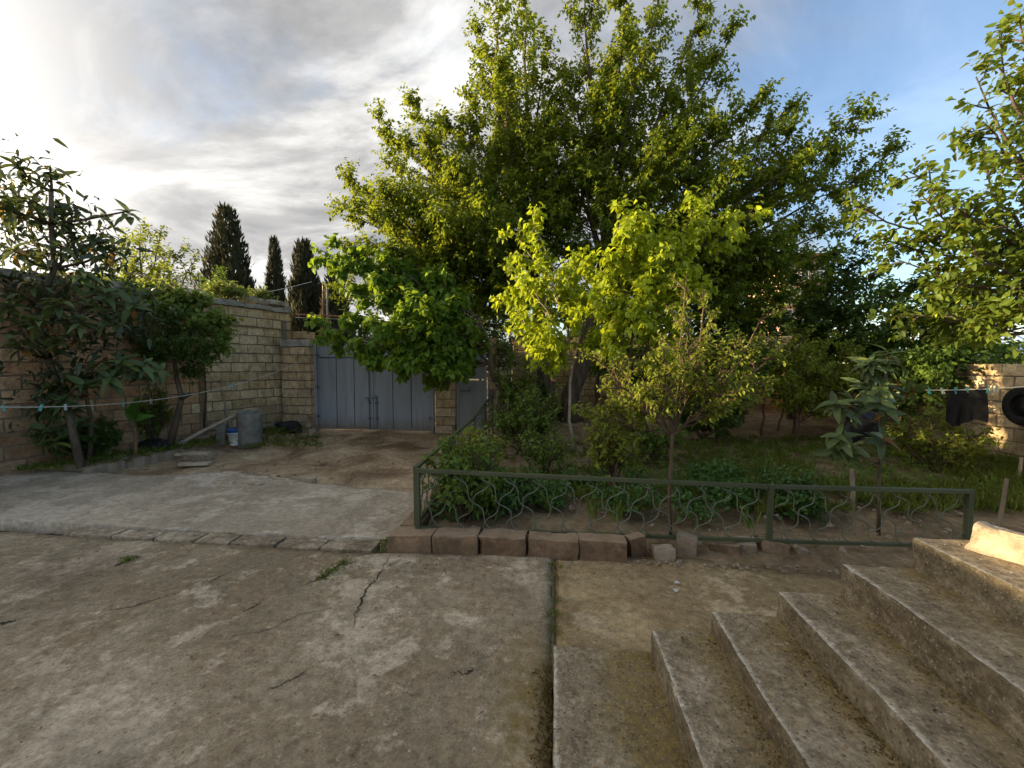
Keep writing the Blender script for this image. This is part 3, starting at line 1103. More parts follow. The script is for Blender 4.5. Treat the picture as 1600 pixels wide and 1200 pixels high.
# loose stones continuing the kerb
loose = [(999, 868, .15, .13, .15, 'squared pinkish stone at the end of the kerb blocks', 'kerb'),
         (1035, 872, .17, .12, .09, 'flat brown stone half sunk right of the squared kerb end stone', 'stone'),
         (1074, 866, .17, .12, .13, 'tilted light brown stone between flat brown stone and sapling stem', 'stone'),
         (1125, 862, .22, .10, .08, 'long flat reddish brick piece under the bottom fence rail', 'kerb'),
         (1167, 862, .17, .12, .09, 'brown stone left of the middle fence post', 'stone'),
         (1216, 866, .22, .13, .07, 'flat reddish stone right of the middle fence post', 'kerb'),
         (1262, 867, .07, .07, .055, 'small orange pebble lying on dirt below the right fence panel', 'stone')]
for k, (u, v, sx, sy, sz, lab, mk) in enumerate(loose):
    g = G(u, v, 0.0)
    me = rough_box((-sx / 2, 0, -0.03), (sx / 2, sy, sz), 0.022, 0.012, 0.006, 9, k + 101, 0.055)
    me.materials.append(M[mk])
    o = link('loose_stone', me)
    o.location = (g[0], g[1] - 0.02, 0.0)
    o.rotation_euler = (random.uniform(-.1, .1), random.uniform(-.12, .12), random.uniform(-.3, .3))
    tag(o, lab, 'stone', 'loose stones along the bed')
# ------------------------------------------------------------------ green fence


def wavy(a, b, amp, waves, axis, r, n=None):
    a, b = np.array(a), np.array(b)
    n = n or int(waves * 8) + 1
    pts = []
    for i in range(n):
        t = i / (n - 1)
        pts.append(a + (b - a) * t + np.array(axis) * amp * math.sin(2 * math.pi * waves * t))
    m = MB()
    m.tube(pts, r, 4)
    return m


def fence_panel(label, p0, p1, zb0, zt0, zb1, zt1, posts, sp=0.225, post_down=0.14, wire_mat='wire'):
    p0, p1 = np.array(p0, float), np.array(p1, float)
    root = empty('garden_fence', (p0[0], p0[1], 0))
    tag(root, label, 'fence')
    d = p1 - p0
    L = np.linalg.norm(d)

    def P(s, h):       # s along 0..1, h from bottom rail to top rail
        zb, zt = zb0 + (zb1 - zb0) * s, zt0 + (zt1 - zt0) * s
        return np.array([d[0] * s, d[1] * s, zb + (zt - zb) * h])
    m = MB()
    m.bar(P(0, 1), P(1, 1), 0.040, 0.030)
    m.build('top_rail', M['fence'], root)
    m = MB()
    m.bar(P(0, 0), P(1, 0), 0.032, 0.026)
    m.build('bottom_rail', M['fence'], root)
    for s in posts:
        q0, q1 = P(s, 0), P(s, 1)
        q0 = q0 - np.array([0, 0, post_down])
        m = MB()
        m.bar(q0, q1 + np.array([0, 0, 0.017]), 0.040, 0.040)
        m.build('post', M['fence'], root)
    Hh = zt0 - zb0
    n = int(L / sp)
    slant = Hh * 0.62 / L
    nrm = nz([-d[1], d[0], 0])
    al = nz([d[0], d[1], 0])
    for i in range(-2, n + 1):
        s0 = (i + 0.5 + random.uniform(-.1, .1)) / n
        for sgn in (1, -1):
            a_s, b_s = (s0, s0 + slant) if sgn > 0 else (s0 + slant, s0)
            ha, hb = 0.03, 0.97
            # clip to the panel
            lo, hi = 0.01, 0.99
            if max(a_s, b_s) < lo + .02 or min(a_s, b_s) > hi - .02:
                continue

            def clip(sa, h_a, sb, h_b):
                if sa < lo:
                    t = (lo - sa) / (sb - sa)
                    return lo, h_a + (h_b - h_a) * t
                if sa > hi:
                    t = (hi - sa) / (sb - sa)
                    return hi, h_a + (h_b - h_a) * t
                return sa, h_a
            a2, ha2 = clip(a_s, ha, b_s, hb)
            b2, hb2 = clip(b_s, hb, a_s, ha)
            if abs(hb2 - ha2) < 0.12:
                continue
            pa, pb = P(a2, ha2), P(b2, hb2)
            wv = 2.3 * abs(hb2 - ha2) * random.uniform(.93, 1.07)
            tdir = nz(pb - pa)
            ax = nz(np.cross(tdir, nrm))
            off = nrm * (0.007 if sgn > 0 else -0.007)
            w = wavy(pa + off, pb + off, 0.026 * random.uniform(.75, 1.2), wv, ax, 0.0052)
            w.build('wire', M[wire_mat], root)
    return root


F0 = np.array([-1.21, 3.47])
F1 = np.array([1.80, 3.63])
F2 = np.array([3.46, 3.74])


def zat(u, v, xy):
    # height on the vertical through xy seen at picture row v
    dd = np.array([xy[0], xy[1], 0]) - CC
    lo_, hi_ = -1.0, 3.0
    for _ in range(40):
        mid_ = (lo_ + hi_) / 2
        q = np.array([xy[0], xy[1], mid_]) - CC
        vv = 600 - 640 * (q @ upv) / (q @ fw)
        if vv > v:
            lo_ = mid_
        else:
            hi_ = mid_
    return (lo_ + hi_) / 2


zt = [zat(0, 735, F0), zat(0, 760, F1), zat(0, 768, F2)]
zb = [zat(0, 824, F0), zat(0, 845, F1), zat(0, 854, F2)]
fence_panel('long left panel of the green iron fence with wavy wires above the stone kerb', F0, F1, zb[0], zt[0], zb[1], zt[1], (0.004,), post_down=0.02)
fence_panel('short right panel of the green iron fence with wavy wires near the stairs', F1 + np.array([.03, 0]), F2, zb[1], zt[1], zb[2], zt[2], (0.0, 0.995), post_down=0.13)
fence_panel('green iron fence run leading back along the drive to the small door', F0 + np.array([-.03, 0.06]), (-1.30, 6.6), zb[0] + .01, zt[0], .20, .72, (0.01, 0.5, 0.99), sp=0.2, post_down=0.1)
fence_panel('far rising green fence run beside the small grey door', (-1.305, 6.68), (-1.36, 8.98), .21, .72, .36, .92, (0.5, 0.99), sp=0.2, post_down=0.3)

# ------------------------------------------------------------------ foliage tools


def unit_rows(a):
    return a / (np.linalg.norm(a, axis=1, keepdims=True) + 1e-9)


def leaf_mesh(name, pos, axis, nrm, length, width, var, curl=0.15, fine=False):
    """one mesh of many folded leaves; fine leaves have a bent outline of four faces"""
    N = len(pos)
    axis = unit_rows(axis)
    side = unit_rows(np.cross(axis, nrm))
    nrm = np.cross(side, axis)
    L, W = length[:, None], width[:, None]
    if fine:
        pts = [pos,
               pos + axis * L * 0.30 - side * W * 0.46 + nrm * W * 0.22,
               pos + axis * L * 0.30 + side * W * 0.46 + nrm * W * 0.22,
               pos + axis * L * 0.45,
               pos + axis * L * 0.72 - side * W * 0.30 + nrm * (W * 0.12 - L * curl * 0.5),
               pos + axis * L * 0.72 + side * W * 0.30 + nrm * (W * 0.12 - L * curl * 0.5),
               pos + axis * L * 0.98 - nrm * L * curl]
        tris = [(0, 3, 1), (0, 2, 3), (1, 3, 4), (3, 2, 5), (3, 6, 4), (3, 5, 6)]
    else:
        pts = [pos,
               pos + axis * L * 0.45 - side * W * 0.5 + nrm * W * 0.2,
               pos + axis * L * 0.45 + side * W * 0.5 + nrm * W * 0.2,
               pos + axis * L - nrm * L * curl]
        tris = [(0, 3, 1), (0, 2, 3)]
    k = len(pts)
    V = np.stack(pts, 1).reshape(-1, 3).astype(np.float32)
    T = np.array(tris)[None] + (np.arange(N) * k)[:, None, None]
    T = T.reshape(-1).astype(np.int32)
    nf = N * len(tris)
    me = bpy.data.meshes.new(name)
    me.vertices.add(N * k)
    me.vertices.foreach_set('co', V.reshape(-1))
    me.loops.add(nf * 3)
    me.loops.foreach_set('vertex_index', T)
    me.polygons.add(nf)
    me.polygons.foreach_set('loop_start', np.arange(nf, dtype=np.int32) * 3)
    me.polygons.foreach_set('loop_total', np.full(nf, 3, np.int32))
    at = me.attributes.new('var', 'FLOAT', 'POINT')
    at.data.foreach_set('value', np.repeat(var, k).astype(np.float32))
    me.update(calc_edges=True)
    return me


class Tree:
    def __init__(s, seed):
        s.r = np.random.default_rng(seed)
        s.trunk, s.wood = MB(), MB()
        s.S, s.E = [], []

    def perp(s, t):
        a = s.r.normal(size=3)
        a -= t * np.dot(a, t)
        return nz(a)

    def curve(s, p0, p1, bow, n, jit):
        p0, p1 = np.asarray(p0, float), np.asarray(p1, float)
        c = (p0 + p1) / 2 + np.asarray(bow, float)
        L = np.linalg.norm(p1 - p0)
        out = []
        for i in range(n + 1):
            t = i / n
            p = p0 * (1 - t) ** 2 + 2 * c * t * (1 - t) + p1 * t * t
            if 0 < i < n:
                p = p + s.r.normal(size=3) * jit * L
            out.append(p)
        return out

    def stem(s, pts, r0, r1, n=9):
        s.trunk.tube(pts, list(np.linspace(r0, r1, len(pts))), n)

    def limb(s, p0, p1, r0=0.05, bow=None, sides=12, slen=1.2, twigs=5, tlen=0.35, up=0.2, start=0.25, taper=0.6):
        p0, p1 = np.asarray(p0, float), np.asarray(p1, float)
        L = np.linalg.norm(p1 - p0)
        if bow is None:
            bow = s.r.normal(size=3) * 0.06 * L + np.array([0, 0, -0.08 * L])
        C = s.curve(p0, p1, bow, 7, 0.012)
        s.wood.tube(C, list(np.linspace(r0, 0.006, 8)), 5, caps=False)
        C = np.array(C)

        def at(t):
            f = t * 7
            i = min(int(f), 6)
            return C[i] + (C[i + 1] - C[i]) * (f - i), nz(C[i + 1] - C[i])
        for i in range(sides):
            t = start + (1 - start) * (i + s.r.random()) / sides
            p, tg = at(min(t, 0.999))
            d = nz(tg * 0.75 + s.perp(tg) * 0.85 + np.array([0, 0, up]))
            l = slen * (1 - taper * t) * s.r.uniform(0.55, 1.15)
            q = p + d * l + np.array([0, 0, up * 0.25 * l])
            mid = (p + q) / 2 + s.r.normal(size=3) * 0.05 * l
            s.wood.tube([p, mid, q], [0.010 + 0.006 * l, 0.008, 0.004], 3, caps=False)
            for j in range(twigs):
                tt = 0.15 + 0.85 * (j + s.r.random()) / twigs
                a = p * (1 - tt) ** 2 + 2 * mid * tt * (1 - tt) + q * tt * tt if False else (p + (mid - p) * tt * 2 if tt < 0.5 else mid + (q - mid) * (tt * 2 - 1))
                dd = nz(d * 0.7 + s.perp(d) * 0.8 + np.array([0, 0, up * 0.8]))
                b = a + dd * tlen * s.r.uniform(0.5, 1.2)
                s.S.append(a)
                s.E.append(b)
            s.S.append(mid)
            s.E.append(q)
            s.S.append(q)
            s.E.append(q + nz(d + np.array([0, 0, up])) * tlen * 0.8)
        s.S.append(C[-2])
        s.E.append(C[-1])
        s.S.append(C[-1])
        s.E.append(C[-1] + nz(C[-1] - C[-2]) * tlen)

    def leaves(s, per, length, width, droop=0.4, spread=0.9, fine=False, curl=0.15, lvar=0.3, upn=1.0):
        S, E = np.array(s.S), np.array(s.E)
        n = len(S)
        r = s.r
        t = (np.arange(per)[None, :] + r.random((n, per))) / per
        D = E - S
        pos = (S[:, None] + D[:, None] * t[..., None]).reshape(-1, 3)
        tan = np.repeat(unit_rows(D), per, 0)
        N = len(pos)
        rp = r.normal(size=(N, 3))
        rp -= tan * (rp * tan).sum(1, keepdims=True)
        rp = unit_rows(rp)
        axis = tan * 0.45 + rp * spread + np.array([0, 0, -droop]) + r.normal(size=(N, 3)) * 0.15
        nr = np.array([0, 0, upn]) + r.normal(size=(N, 3)) * 0.55
        Ls = length * r.uniform(1 - lvar, 1 + lvar, N)
        clump = np.repeat(r.random(n), per)
        var = np.clip(0.55 * clump + 0.45 * r.random(N), 0, 0.96)
        var[r.random(N) < 0.01] = 1.0
        return leaf_mesh('crown', pos, axis, nr, Ls, Ls * width, var, curl, fine)

    def finish(s, name, label, cat, base, mat_leaf, mat_bark, per, length, width, group=None, twig_tubes=False, **kw):
        root = empty(name, base)
        tag(root, label, cat, group)
        inv = Matrix.Translation(-Vector(tuple(map(float, base))))
        if twig_tubes:
            for a, b in zip(s.S, s.E):
                s.wood.tube([a, b], [0.004, 0.002], 3, caps=False)
        for nm, mbx, mm in (('trunk', s.trunk, mat_bark), ('branches', s.wood, mat_bark)):
            if mbx.v:
                me = mbx.mesh(nm)
                me.transform(inv)
                link(nm, me, mm, root, smooth=True)
        me = s.leaves(per, length, width, **kw)
        me.transform(inv)
        o = link('crown', me, mat_leaf, root)
        o['kind'] = 'stuff'
        return root


def auto_tree(seed, base, fork_h, tips, r0, lr, sides, slen, twigs, tlen, up=0.2, lean=(0, 0), multi=1, start=0.25, trunk_top=None, taper=0.6):
    """trunk from base to a leading point, each limb leaving it at its own height"""
    T = Tree(seed)
    base = np.array(base, float)
    tips = [np.asarray(p, float) for p in tips]
    top = np.array(trunk_top, float) if trunk_top is not None else base + np.array([lean[0], lean[1], fork_h])
    C = T.curve(base - np.array([0, 0, 0.1]), top, T.r.normal(size=3) * 0.06, 8, 0.012)
    rr = np.linspace(r0, r0 * 0.35, 9)
    rr[0] *= 1.35
    T.trunk.tube(C, list(rr), 9)
    C = np.array(C)
    zmin, zmax = base[2] + fork_h * 0.4, top[2]
    for p in tips:
        # limb origin: lower for low tips
        f = np.clip((p[2] - base[2]) / (max(q[2] for q in tips) - base[2] + 1e-6), 0.1, 1.0)
        i = int(np.clip(round(8 * (0.35 + 0.62 * f)), 3, 8))
        T.limb(C[i], p, lr * (0.7 + 0.5 * f), None, sides, slen, twigs, tlen, up, start, taper)
    return T


# ------------------------------------------------------------------ the big trees
b1 = G(862, 652, 0.22)
tips = [A(*q) for q in [(792, -40, 9.8), (748, 45, 10.0), (772, 110, 9.2), (850, 75, 9.4), (820, -10, 10.6), (592, 185, 9.0), (640, 160, 9.6), (700, 185, 9.0), (560, 330, 8.2), (620, 390, 8.2), (600, 300, 8.3), (680, 350, 8.0), (660, 220, 8.6), (745, 330, 8.0), (740, 150, 9.0), (878, 170, 9.6), (868, 250, 9.1), (885, 330, 9.5), (660, 420, 9.6),
                        (545, 278, 8.9), (535, 320, 9.6), (555, 385, 8.6), (530, 450, 9.4), (640, 320, 8.4), (720, 265, 8.6), (800, 290, 8.8), (705, 400, 8.6),
                        (620, 455, 8.8), (760, 470, 9.0), (670, 260, 10.6), (850, 190, 9.0), (600, 250, 10.4), (780, 200, 10.4), (590, 340, 10.6), (700, 330, 10.4), (860, 330, 8.9)]]
T = auto_tree(1, b1, 3.6, tips, 0.26, 0.075, 21, 1.75, 7, 0.38, up=0.28, trunk_top=(b1[0] - 0.6, b1[1] - 0.3, 5.2), taper=0.9)
T.finish('fruit_tree', 'tallest sunlit tree, left trunk, with upright shoots reaching the sky', 'tree', b1, M['leaf_big'], M['bark'], 13, 0.092, 0.55, group=None, droop=0.55)

b2 = G(893, 655, 0.22)
tips = [A(*q) for q in [(915, -25, 9.6), (975, -5, 9.0), (1035, -35, 9.8), (1100, 5, 9.4), (1150, 45, 9.2), (1010, 85, 8.9), (940, 150, 9.0), (1185, 150, 9.0), (1235, 165, 9.4),
                        (1345, 172, 9.0), (1395, 243, 9.2), (1335, 290, 9.6), (1250, 250, 8.6), (1150, 260, 8.5), (1060, 215, 8.6), (1290, 350, 9.8), (1240, 395, 9.2),
                        (1120, 340, 9.0), (1000, 300, 8.7), (910, 260, 8.9), (1180, 450, 9.4), (1280, 440, 10.2), (1060, 420, 9.4), (920, 400, 9.3), (1340, 320, 10.4), (1090, 130, 10.2), (960, 80, 10.6),
                        (1200, 320, 10.6), (1060, 330, 10.8), (1300, 395, 9.4), (1215, 370, 9.0), (1205, 430, 9.6), (1290, 420, 10.8), (1175, 390, 10.0), (885, 120, 9.8), (892, 215, 9.3), (1240, 210, 8.8), (1310, 235, 9.1), (1130, 190, 8.9)]]
T = auto_tree(2, b2, 3.6, tips, 0.24, 0.075, 21, 1.7, 7, 0.38, up=0.16, trunk_top=(b2[0] + 0.9, b2[1] - 0.3, 5.2), taper=0.9)
T.finish('fruit_tree', 'wide dark tree, right trunk, with long branches reaching right against blue sky', 'tree', b2, M['leaf_big'], M['bark'], 13, 0.092, 0.55, droop=0.5)

# broad leaved tree hanging in front of the gate
b3 = np.array([-0.95, 8.3, 0.2])
tips = [A(*q) for q in [(500, 390, 7.9), (530, 380, 8.2), (495, 505, 7.6), (545, 455, 7.6), (518, 535, 7.8), (565, 555, 7.5), (622, 565, 7.3), (680, 572, 7.4), (715, 560, 7.6), (590, 505, 7.2),
                        (640, 480, 7.2), (690, 500, 7.4), (725, 530, 7.8), (575, 425, 7.9), (650, 415, 8.1), (610, 535, 7.6), (550, 510, 7.9), (650, 535, 7.5), (690, 440, 7.9), (540, 410, 7.7), (600, 400, 7.8)]]
T = auto_tree(3, b3, 2.0, tips, 0.09, 0.035, 11, 0.6, 5, 0.22, up=0.04, trunk_top=(-1.5, 8.0, 2.5))
T.finish('mulberry_tree', 'low bright green broad leaved tree hanging in front of the gate', 'tree', b3, M['leaf_mul'], M['bark'], 7, 0.125, 0.8, droop=0.7, fine=True)

# two young yellow green trees in the bed
b4 = np.array([*A(893, 700, 6.9)[:2], 0.15])
tips = [A(*q) for q in [(800, 430, 6.6), (832, 335, 7.2), (805, 365, 7.1), (890, 405, 6.6), (855, 425, 6.4), (812, 500, 6.5), (845, 530, 6.3), (905, 470, 6.4), (930, 530, 6.6), (870, 560, 6.6), (830, 440, 6.3), (780, 470, 6.9), (920, 420, 6.9)]]
T = auto_tree(4, b4, 1.7, tips, 0.030, 0.016, 9, 0.46, 4, 0.2, up=0.1, trunk_top=(b4[0] - .05, b4[1] - 0.1, 2.5))
T.finish('young_tree', 'slender yellow green young tree left in the bed with pale thin stem', 'tree', b4, M['leaf_yel'], M['wood_pale'], 5, 0.105, 0.62, droop=0.8, fine=True)
b5 = np.array([*A(985, 720, 6.1)[:2], 0.12])
tips = [A(*q) for q in [(980, 325, 6.1), (970, 365, 5.9), (1002, 345, 6.2), (1085, 325, 6.2), (1122, 345, 6.3), (1178, 325, 6.4), (938, 405, 5.9), (1055, 400, 6.0), (1092, 450, 6.1), (930, 470, 6.0), (1000, 450, 5.8), (1060, 510, 6.0), (960, 540, 5.9), (1020, 400, 5.8), (985, 500, 5.7), (1040, 560, 6.0)]]
T = auto_tree(5, b5, 1.8, tips, 0.034, 0.018, 10, 0.46, 4, 0.2, up=0.15, trunk_top=(b5[0] + .05, b5[1], 2.7))
T.finish('young_tree', 'bright yellow sunlit young tree at the centre with branch reaching right', 'tree', b5, M['leaf_yel'], M['bark_red'], 5, 0.105, 0.62, droop=0.8, fine=True)

# sapling right behind the fence
b6 = np.array([*A(1048, 850, 3.72)[:2], 0.02])
tips = [A(*q) for q in [(1190, 497, 3.9), (1100, 470, 3.9), (1072, 440, 4.0), (1078, 505, 3.6), (962, 585, 3.7), (930, 560, 3.9), (1150, 545, 3.6), (1212, 548, 3.9), (1000, 620, 3.6), (1130, 610, 3.6), (1185, 600, 3.8), (1040, 560, 3.5), (950, 650, 3.8), (1000, 580, 4.0), (1100, 560, 4.0), (915, 640, 4.0)]]
T = Tree(6)
stemp = [b6 - np.array([0, 0, .05]), A(1046, 780, 3.72), A(1050, 690, 3.72), A(1049, 675, 3.72)]
T.trunk.tube(stemp, [0.019, 0.016, 0.015, 0.014], 8)
for p in tips:
    T.limb(stemp[-1] + np.array([0, 0, -0.03]), p, 0.008, None, 9, 0.27, 4, 0.11, 0.15, 0.3, 0.45)
T.finish('sapling', 'small leaved sapling with thin reddish stem right behind the fence', 'tree', b6, M['leaf_sap'], M['bark_red'], 5, 0.045, 0.55, droop=0.25, twig_tubes=True)

# tree on the right edge
b7 = np.array([6.3, 5.4, 0.05])
tips = [A(*q) for q in [(1525, 120, 5.2), (1562, 55, 5.3), (1590, 20, 5.4), (1535, 190, 5.0), (1542, 265, 4.9), (1345, 322, 5.3), (1420, 268, 5.2), (1440, 305, 5.0), (1482, 312, 4.8), (1372, 372, 5.4),
                        (1400, 405, 5.2), (1480, 440, 4.9), (1400, 495, 5.3), (1562, 350, 4.7), (1505, 390, 4.8), (1580, 440, 4.7), (1545, 510, 4.8), (1450, 470, 5.1), (1592, 240, 4.9), (1425, 345, 5.4), (1600, 120, 5.6),
                        (1680, 100, 5.4), (1700, 300, 5.2), (1660, 420, 5.0), (1640, 500, 5.0), (1750, 200, 6.0), (1570, 470, 5.4), (1610, 330, 5.2), (1520, 470, 5.5)]]
T = auto_tree(7, b7, 2.4, tips, 0.10, 0.03, 8, 0.5, 4, 0.22, up=0.12, trunk_top=(6.1, 5.5, 3.4), start=0.35)
T.finish('orchard_tree', 'yellow lit oval leaved tree reaching in from the right edge', 'tree', b7, M['leaf_edge'], M['bark'], 5, 0.088, 0.6, droop=0.35, fine=True)

# dark trees closing the garden on the right and behind
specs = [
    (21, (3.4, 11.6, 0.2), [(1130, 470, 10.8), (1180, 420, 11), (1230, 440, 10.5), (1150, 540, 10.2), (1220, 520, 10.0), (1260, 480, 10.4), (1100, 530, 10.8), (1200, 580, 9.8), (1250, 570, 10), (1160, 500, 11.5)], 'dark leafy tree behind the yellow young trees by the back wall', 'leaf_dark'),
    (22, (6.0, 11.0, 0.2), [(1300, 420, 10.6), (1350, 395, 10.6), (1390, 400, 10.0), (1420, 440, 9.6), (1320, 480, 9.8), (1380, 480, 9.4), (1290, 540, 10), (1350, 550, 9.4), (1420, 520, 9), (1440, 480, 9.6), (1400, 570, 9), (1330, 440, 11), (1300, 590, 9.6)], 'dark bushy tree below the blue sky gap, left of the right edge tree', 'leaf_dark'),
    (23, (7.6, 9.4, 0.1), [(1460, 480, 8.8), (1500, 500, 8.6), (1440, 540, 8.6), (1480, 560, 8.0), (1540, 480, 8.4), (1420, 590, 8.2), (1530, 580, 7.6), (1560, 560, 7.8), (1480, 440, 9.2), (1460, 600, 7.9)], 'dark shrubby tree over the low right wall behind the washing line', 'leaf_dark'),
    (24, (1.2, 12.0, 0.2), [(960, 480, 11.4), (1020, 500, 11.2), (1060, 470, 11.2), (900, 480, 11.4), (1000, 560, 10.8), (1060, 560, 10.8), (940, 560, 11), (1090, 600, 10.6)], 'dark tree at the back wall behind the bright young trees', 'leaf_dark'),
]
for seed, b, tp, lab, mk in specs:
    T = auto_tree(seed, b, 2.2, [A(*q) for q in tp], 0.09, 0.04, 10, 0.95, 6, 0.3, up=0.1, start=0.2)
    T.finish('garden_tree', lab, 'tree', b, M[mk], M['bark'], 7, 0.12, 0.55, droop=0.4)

for seed, b, tp, lab, mk in [
    (26, (3.2, 8.4, 0.12), [(1095, 575, 8.0), (1120, 545, 8.2), (1150, 520, 8.2), (1170, 555, 7.8), (1130, 600, 7.8), (1185, 590, 8.0), (1160, 620, 7.7), (1205, 545, 8.2), (1110, 630, 7.9)], 'mid green leafy young tree right of the sapling in the bed', 'leaf_rose'),
    (27, (4.9, 8.9, 0.12), [(1225, 545, 8.6), (1250, 520, 8.8), (1275, 550, 8.4), (1240, 590, 8.3), (1290, 580, 8.2), (1220, 610, 8.4), (1265, 620, 8.0), (1300, 530, 8.8)], 'mid green leafy young tree left of the small loquat', 'leaf_sap'),
    (28, (6.2, 8.2, 0.12), [(1420, 600, 7.6), (1450, 620, 7.2), (1440, 560, 7.8), (1470, 590, 7.4), (1400, 620, 7.6), (1410, 560, 8.0)], 'spreading green bush tree before the low right wall', 'leaf_rose')]:
    T = auto_tree(seed, b, 1.0, [A(*q) for q in tp], 0.035, 0.018, 9, 0.5, 5, 0.2, up=0.12, start=0.2)
    T.finish('young_tree', lab, 'tree', b, M[mk], M['bark_red'], 6, 0.075, 0.56, droop=0.35)

# slim fruit saplings with bare stems in the rear of the bed
sap = [(31, (1190, 682), 8.9, (1205, 560), [(1160, 560), (1190, 540), (1230, 560), (1210, 590), (1170, 600), (1240, 590)], 'bare stemmed sapling leaning right at the back of the bed', 'leaf_sap'),
       (32, (1210, 683), 9.3, (1228, 620), [(1215, 560), (1250, 590), (1240, 560), (1260, 620)], 'crooked thin sapling just right of the leaning one', 'leaf_dark'),
       (33, (1242, 692), 8.2, (1248, 640), [(1225, 620), (1275, 590), (1250, 570), (1290, 630), (1240, 600), (1270, 640)], 'short sapling with sunlit stem at the back of the bed', 'leaf_sap'),
       (34, (1320, 690), 8.6, (1330, 600), [(1290, 570), (1310, 590), (1300, 620), (1340, 580), (1320, 545), (1280, 600)], 'leafy sapling behind the small loquat', 'leaf_sap'),
       (35, (770, 640), 9.4, (775, 560), [(740, 520), (770, 500), (800, 520), (780, 480), (755, 540), (800, 560), (740, 560), (790, 540)], 'thin tree standing behind the rose bushes near the small door', 'leaf_rose')]
for seed, (u, v), Y, (u2, v2), tp, lab, mk in sap:
    b = A(u, v, Y)
    b[2] = 0.12
    tt = A(u2, v2, Y)
    T = auto_tree(seed, b, 1.0, [A(a, c, Y + random.uniform(-.4, .4)) for a, c in tp], 0.028, 0.014, 7, 0.42, 4, 0.18, up=0.1, trunk_top=tt)
    T.finish('sapling', lab, 'tree', b, M[mk], M['bark_red'], 5, 0.075, 0.55, droop=0.3)

# ------------------------------------------------------------------ shrubs and roses


def shrub(seed, name, lab, base, r, h, n, leafm, barkm, per=6, ll=0.05, lw=0.6, slen=0.3, tl=0.14, cat='shrub', flowers=(), sides=7, z0=0.25, **kw):
    rng = np.random.default_rng(seed)
    T = Tree(seed)
    base = np.array(base, float)
    for i in range(n):
        a = 2 * math.pi * (i + rng.random()) / n
        rr = r * math.sqrt(rng.uniform(0.1, 1))
        tip = base + np.array([rr * math.cos(a), rr * math.sin(a), h * rng.uniform(0.55, 1.0) * (1 - 0.25 * (rr / r) ** 2)])
        T.limb(base + rng.normal(size=3) * np.array([.04, .04, 0]), tip, 0.008 + h * 0.003, rng.normal(size=3) * 0.05 * h, sides, slen, 3, tl, 0.15, z0)
    root = T.finish(name, lab, cat, base, M[leafm], M[barkm], per, ll, lw, droop=0.3, twig_tubes=True, **kw)
    for (p, m, s) in flowers:
        f = MB()
        for ring, (rad, tilt) in enumerate(((0.25, 1.2), (0.5, 0.9), (0.8, 0.45))):
            k = 5
            for q in range(k):
                th = 2 * math.pi * (q + 0.5 * ring) / k
                o_ = np.array([math.cos(th), math.sin(th), 0])
                t_ = np.array([-math.sin(th), math.cos(th), 0])
                b_ = o_ * 0.1 * s
                c_ = o_ * rad * s + np.array([0, 0, tilt * 0.6 * s])
                f.add([b_ - t_ * .12 * s, b_ + t_ * .12 * s, c_ + t_ * .4 * s, c_ + o_ * .12 * s + np.array([0, 0, .15 * s]), c_ - t_ * .4 * s], [(0, 1, 2, 3, 4)])
        o = f.build('flower', M[m], root)
        o.location = tuple(np.array(p) - base)
    return root


shrub(41, 'rose_bush', 'leafy rose bush filling the corner of the fence', (-0.85, 3.85, .08), 0.34, 0.78, 13, 'leaf_rose', 'twig', 4, 0.06, 0.6)
shrub(42, 'rose_bush', 'yellow green rose bush pushing through the side fence', (-0.92, 4.6, .1), 0.28, 0.72, 9, 'leaf_sap', 'twig', 4, 0.06, 0.6)
shrub(43, 'rose_bush', 'dark bush along the side fence in front of the small door', (-0.55, 6.7, .12), 0.45, 0.85, 11, 'leaf_rose', 'twig', 4, 0.065, 0.6)
shrub(44, 'rose_bush', 'tall rose bush with one pink bloom before the tree trunks', (-0.25, 6.6, .15), 0.42, 1.3, 8, 'leaf_rose', 'twig', 3, 0.07, 0.62, flowers=[(A(865, 597, 6.5), 'rose_pink', 0.055)])
shrub(45, 'rose_bush', 'thin rose bush with a red bloom below the bright young tree', (*A(955, 760, 4.9)[:2], .1), 0.34, 1.25, 10, 'leaf_sap', 'bark_red', 3, 0.07, 0.62, flowers=[(A(953, 695, 4.8), 'rose_red', 0.05)])
shrub(46, 'shrub', 'tall loose shrub left of the trunks beside the small door', (-0.75, 7.9, .15), 0.45, 1.8, 10, 'leaf_rose', 'twig', 4, 0.07, 0.6)
shrub(47, 'shrub', 'dense dark shrub in the middle of the bed', (*A(1100, 690, 8.2)[:2], .15), 0.75, 0.75, 16, 'leaf_dark', 'twig', 8, 0.07, 0.6)
shrub(48, 'shrub', 'low shrub with fine leaves left of the dense dark shrub', (*A(1020, 715, 6.4)[:2], .12), 0.45, 0.6, 9, 'leaf_rose', 'twig', 4, 0.06, 0.6)
shrub(49, 'shrub', 'airy shrub in front of the low right wall', (*A(1462, 720, 6.4)[:2], .05), 0.5, 0.95, 12, 'leaf_sap', 'twig', 4, 0.055, 0.6)
shrub(50, 'shrub', 'small bush beside the fence foot right of the middle post', (*A(1235, 790, 4.6)[:2], .02), 0.24, 0.34, 12, 'leaf_crop', 'twig', 7, 0.045, 0.6)
shrub(51, 'rose_bush', 'low twiggy rose bush in the bed between bare soil patches', (*A(850, 720, 5.6)[:2], .1), 0.4, 0.6, 8, 'leaf_rose', 'twig', 3, 0.055, 0.6)
shrub(52, 'shrub', 'leafy plant behind the left fence panel next to the corner bush', (*A(790, 800, 4.15)[:2], .06), 0.26, 0.36, 12, 'leaf_crop', 'twig', 6, 0.05, 0.55)
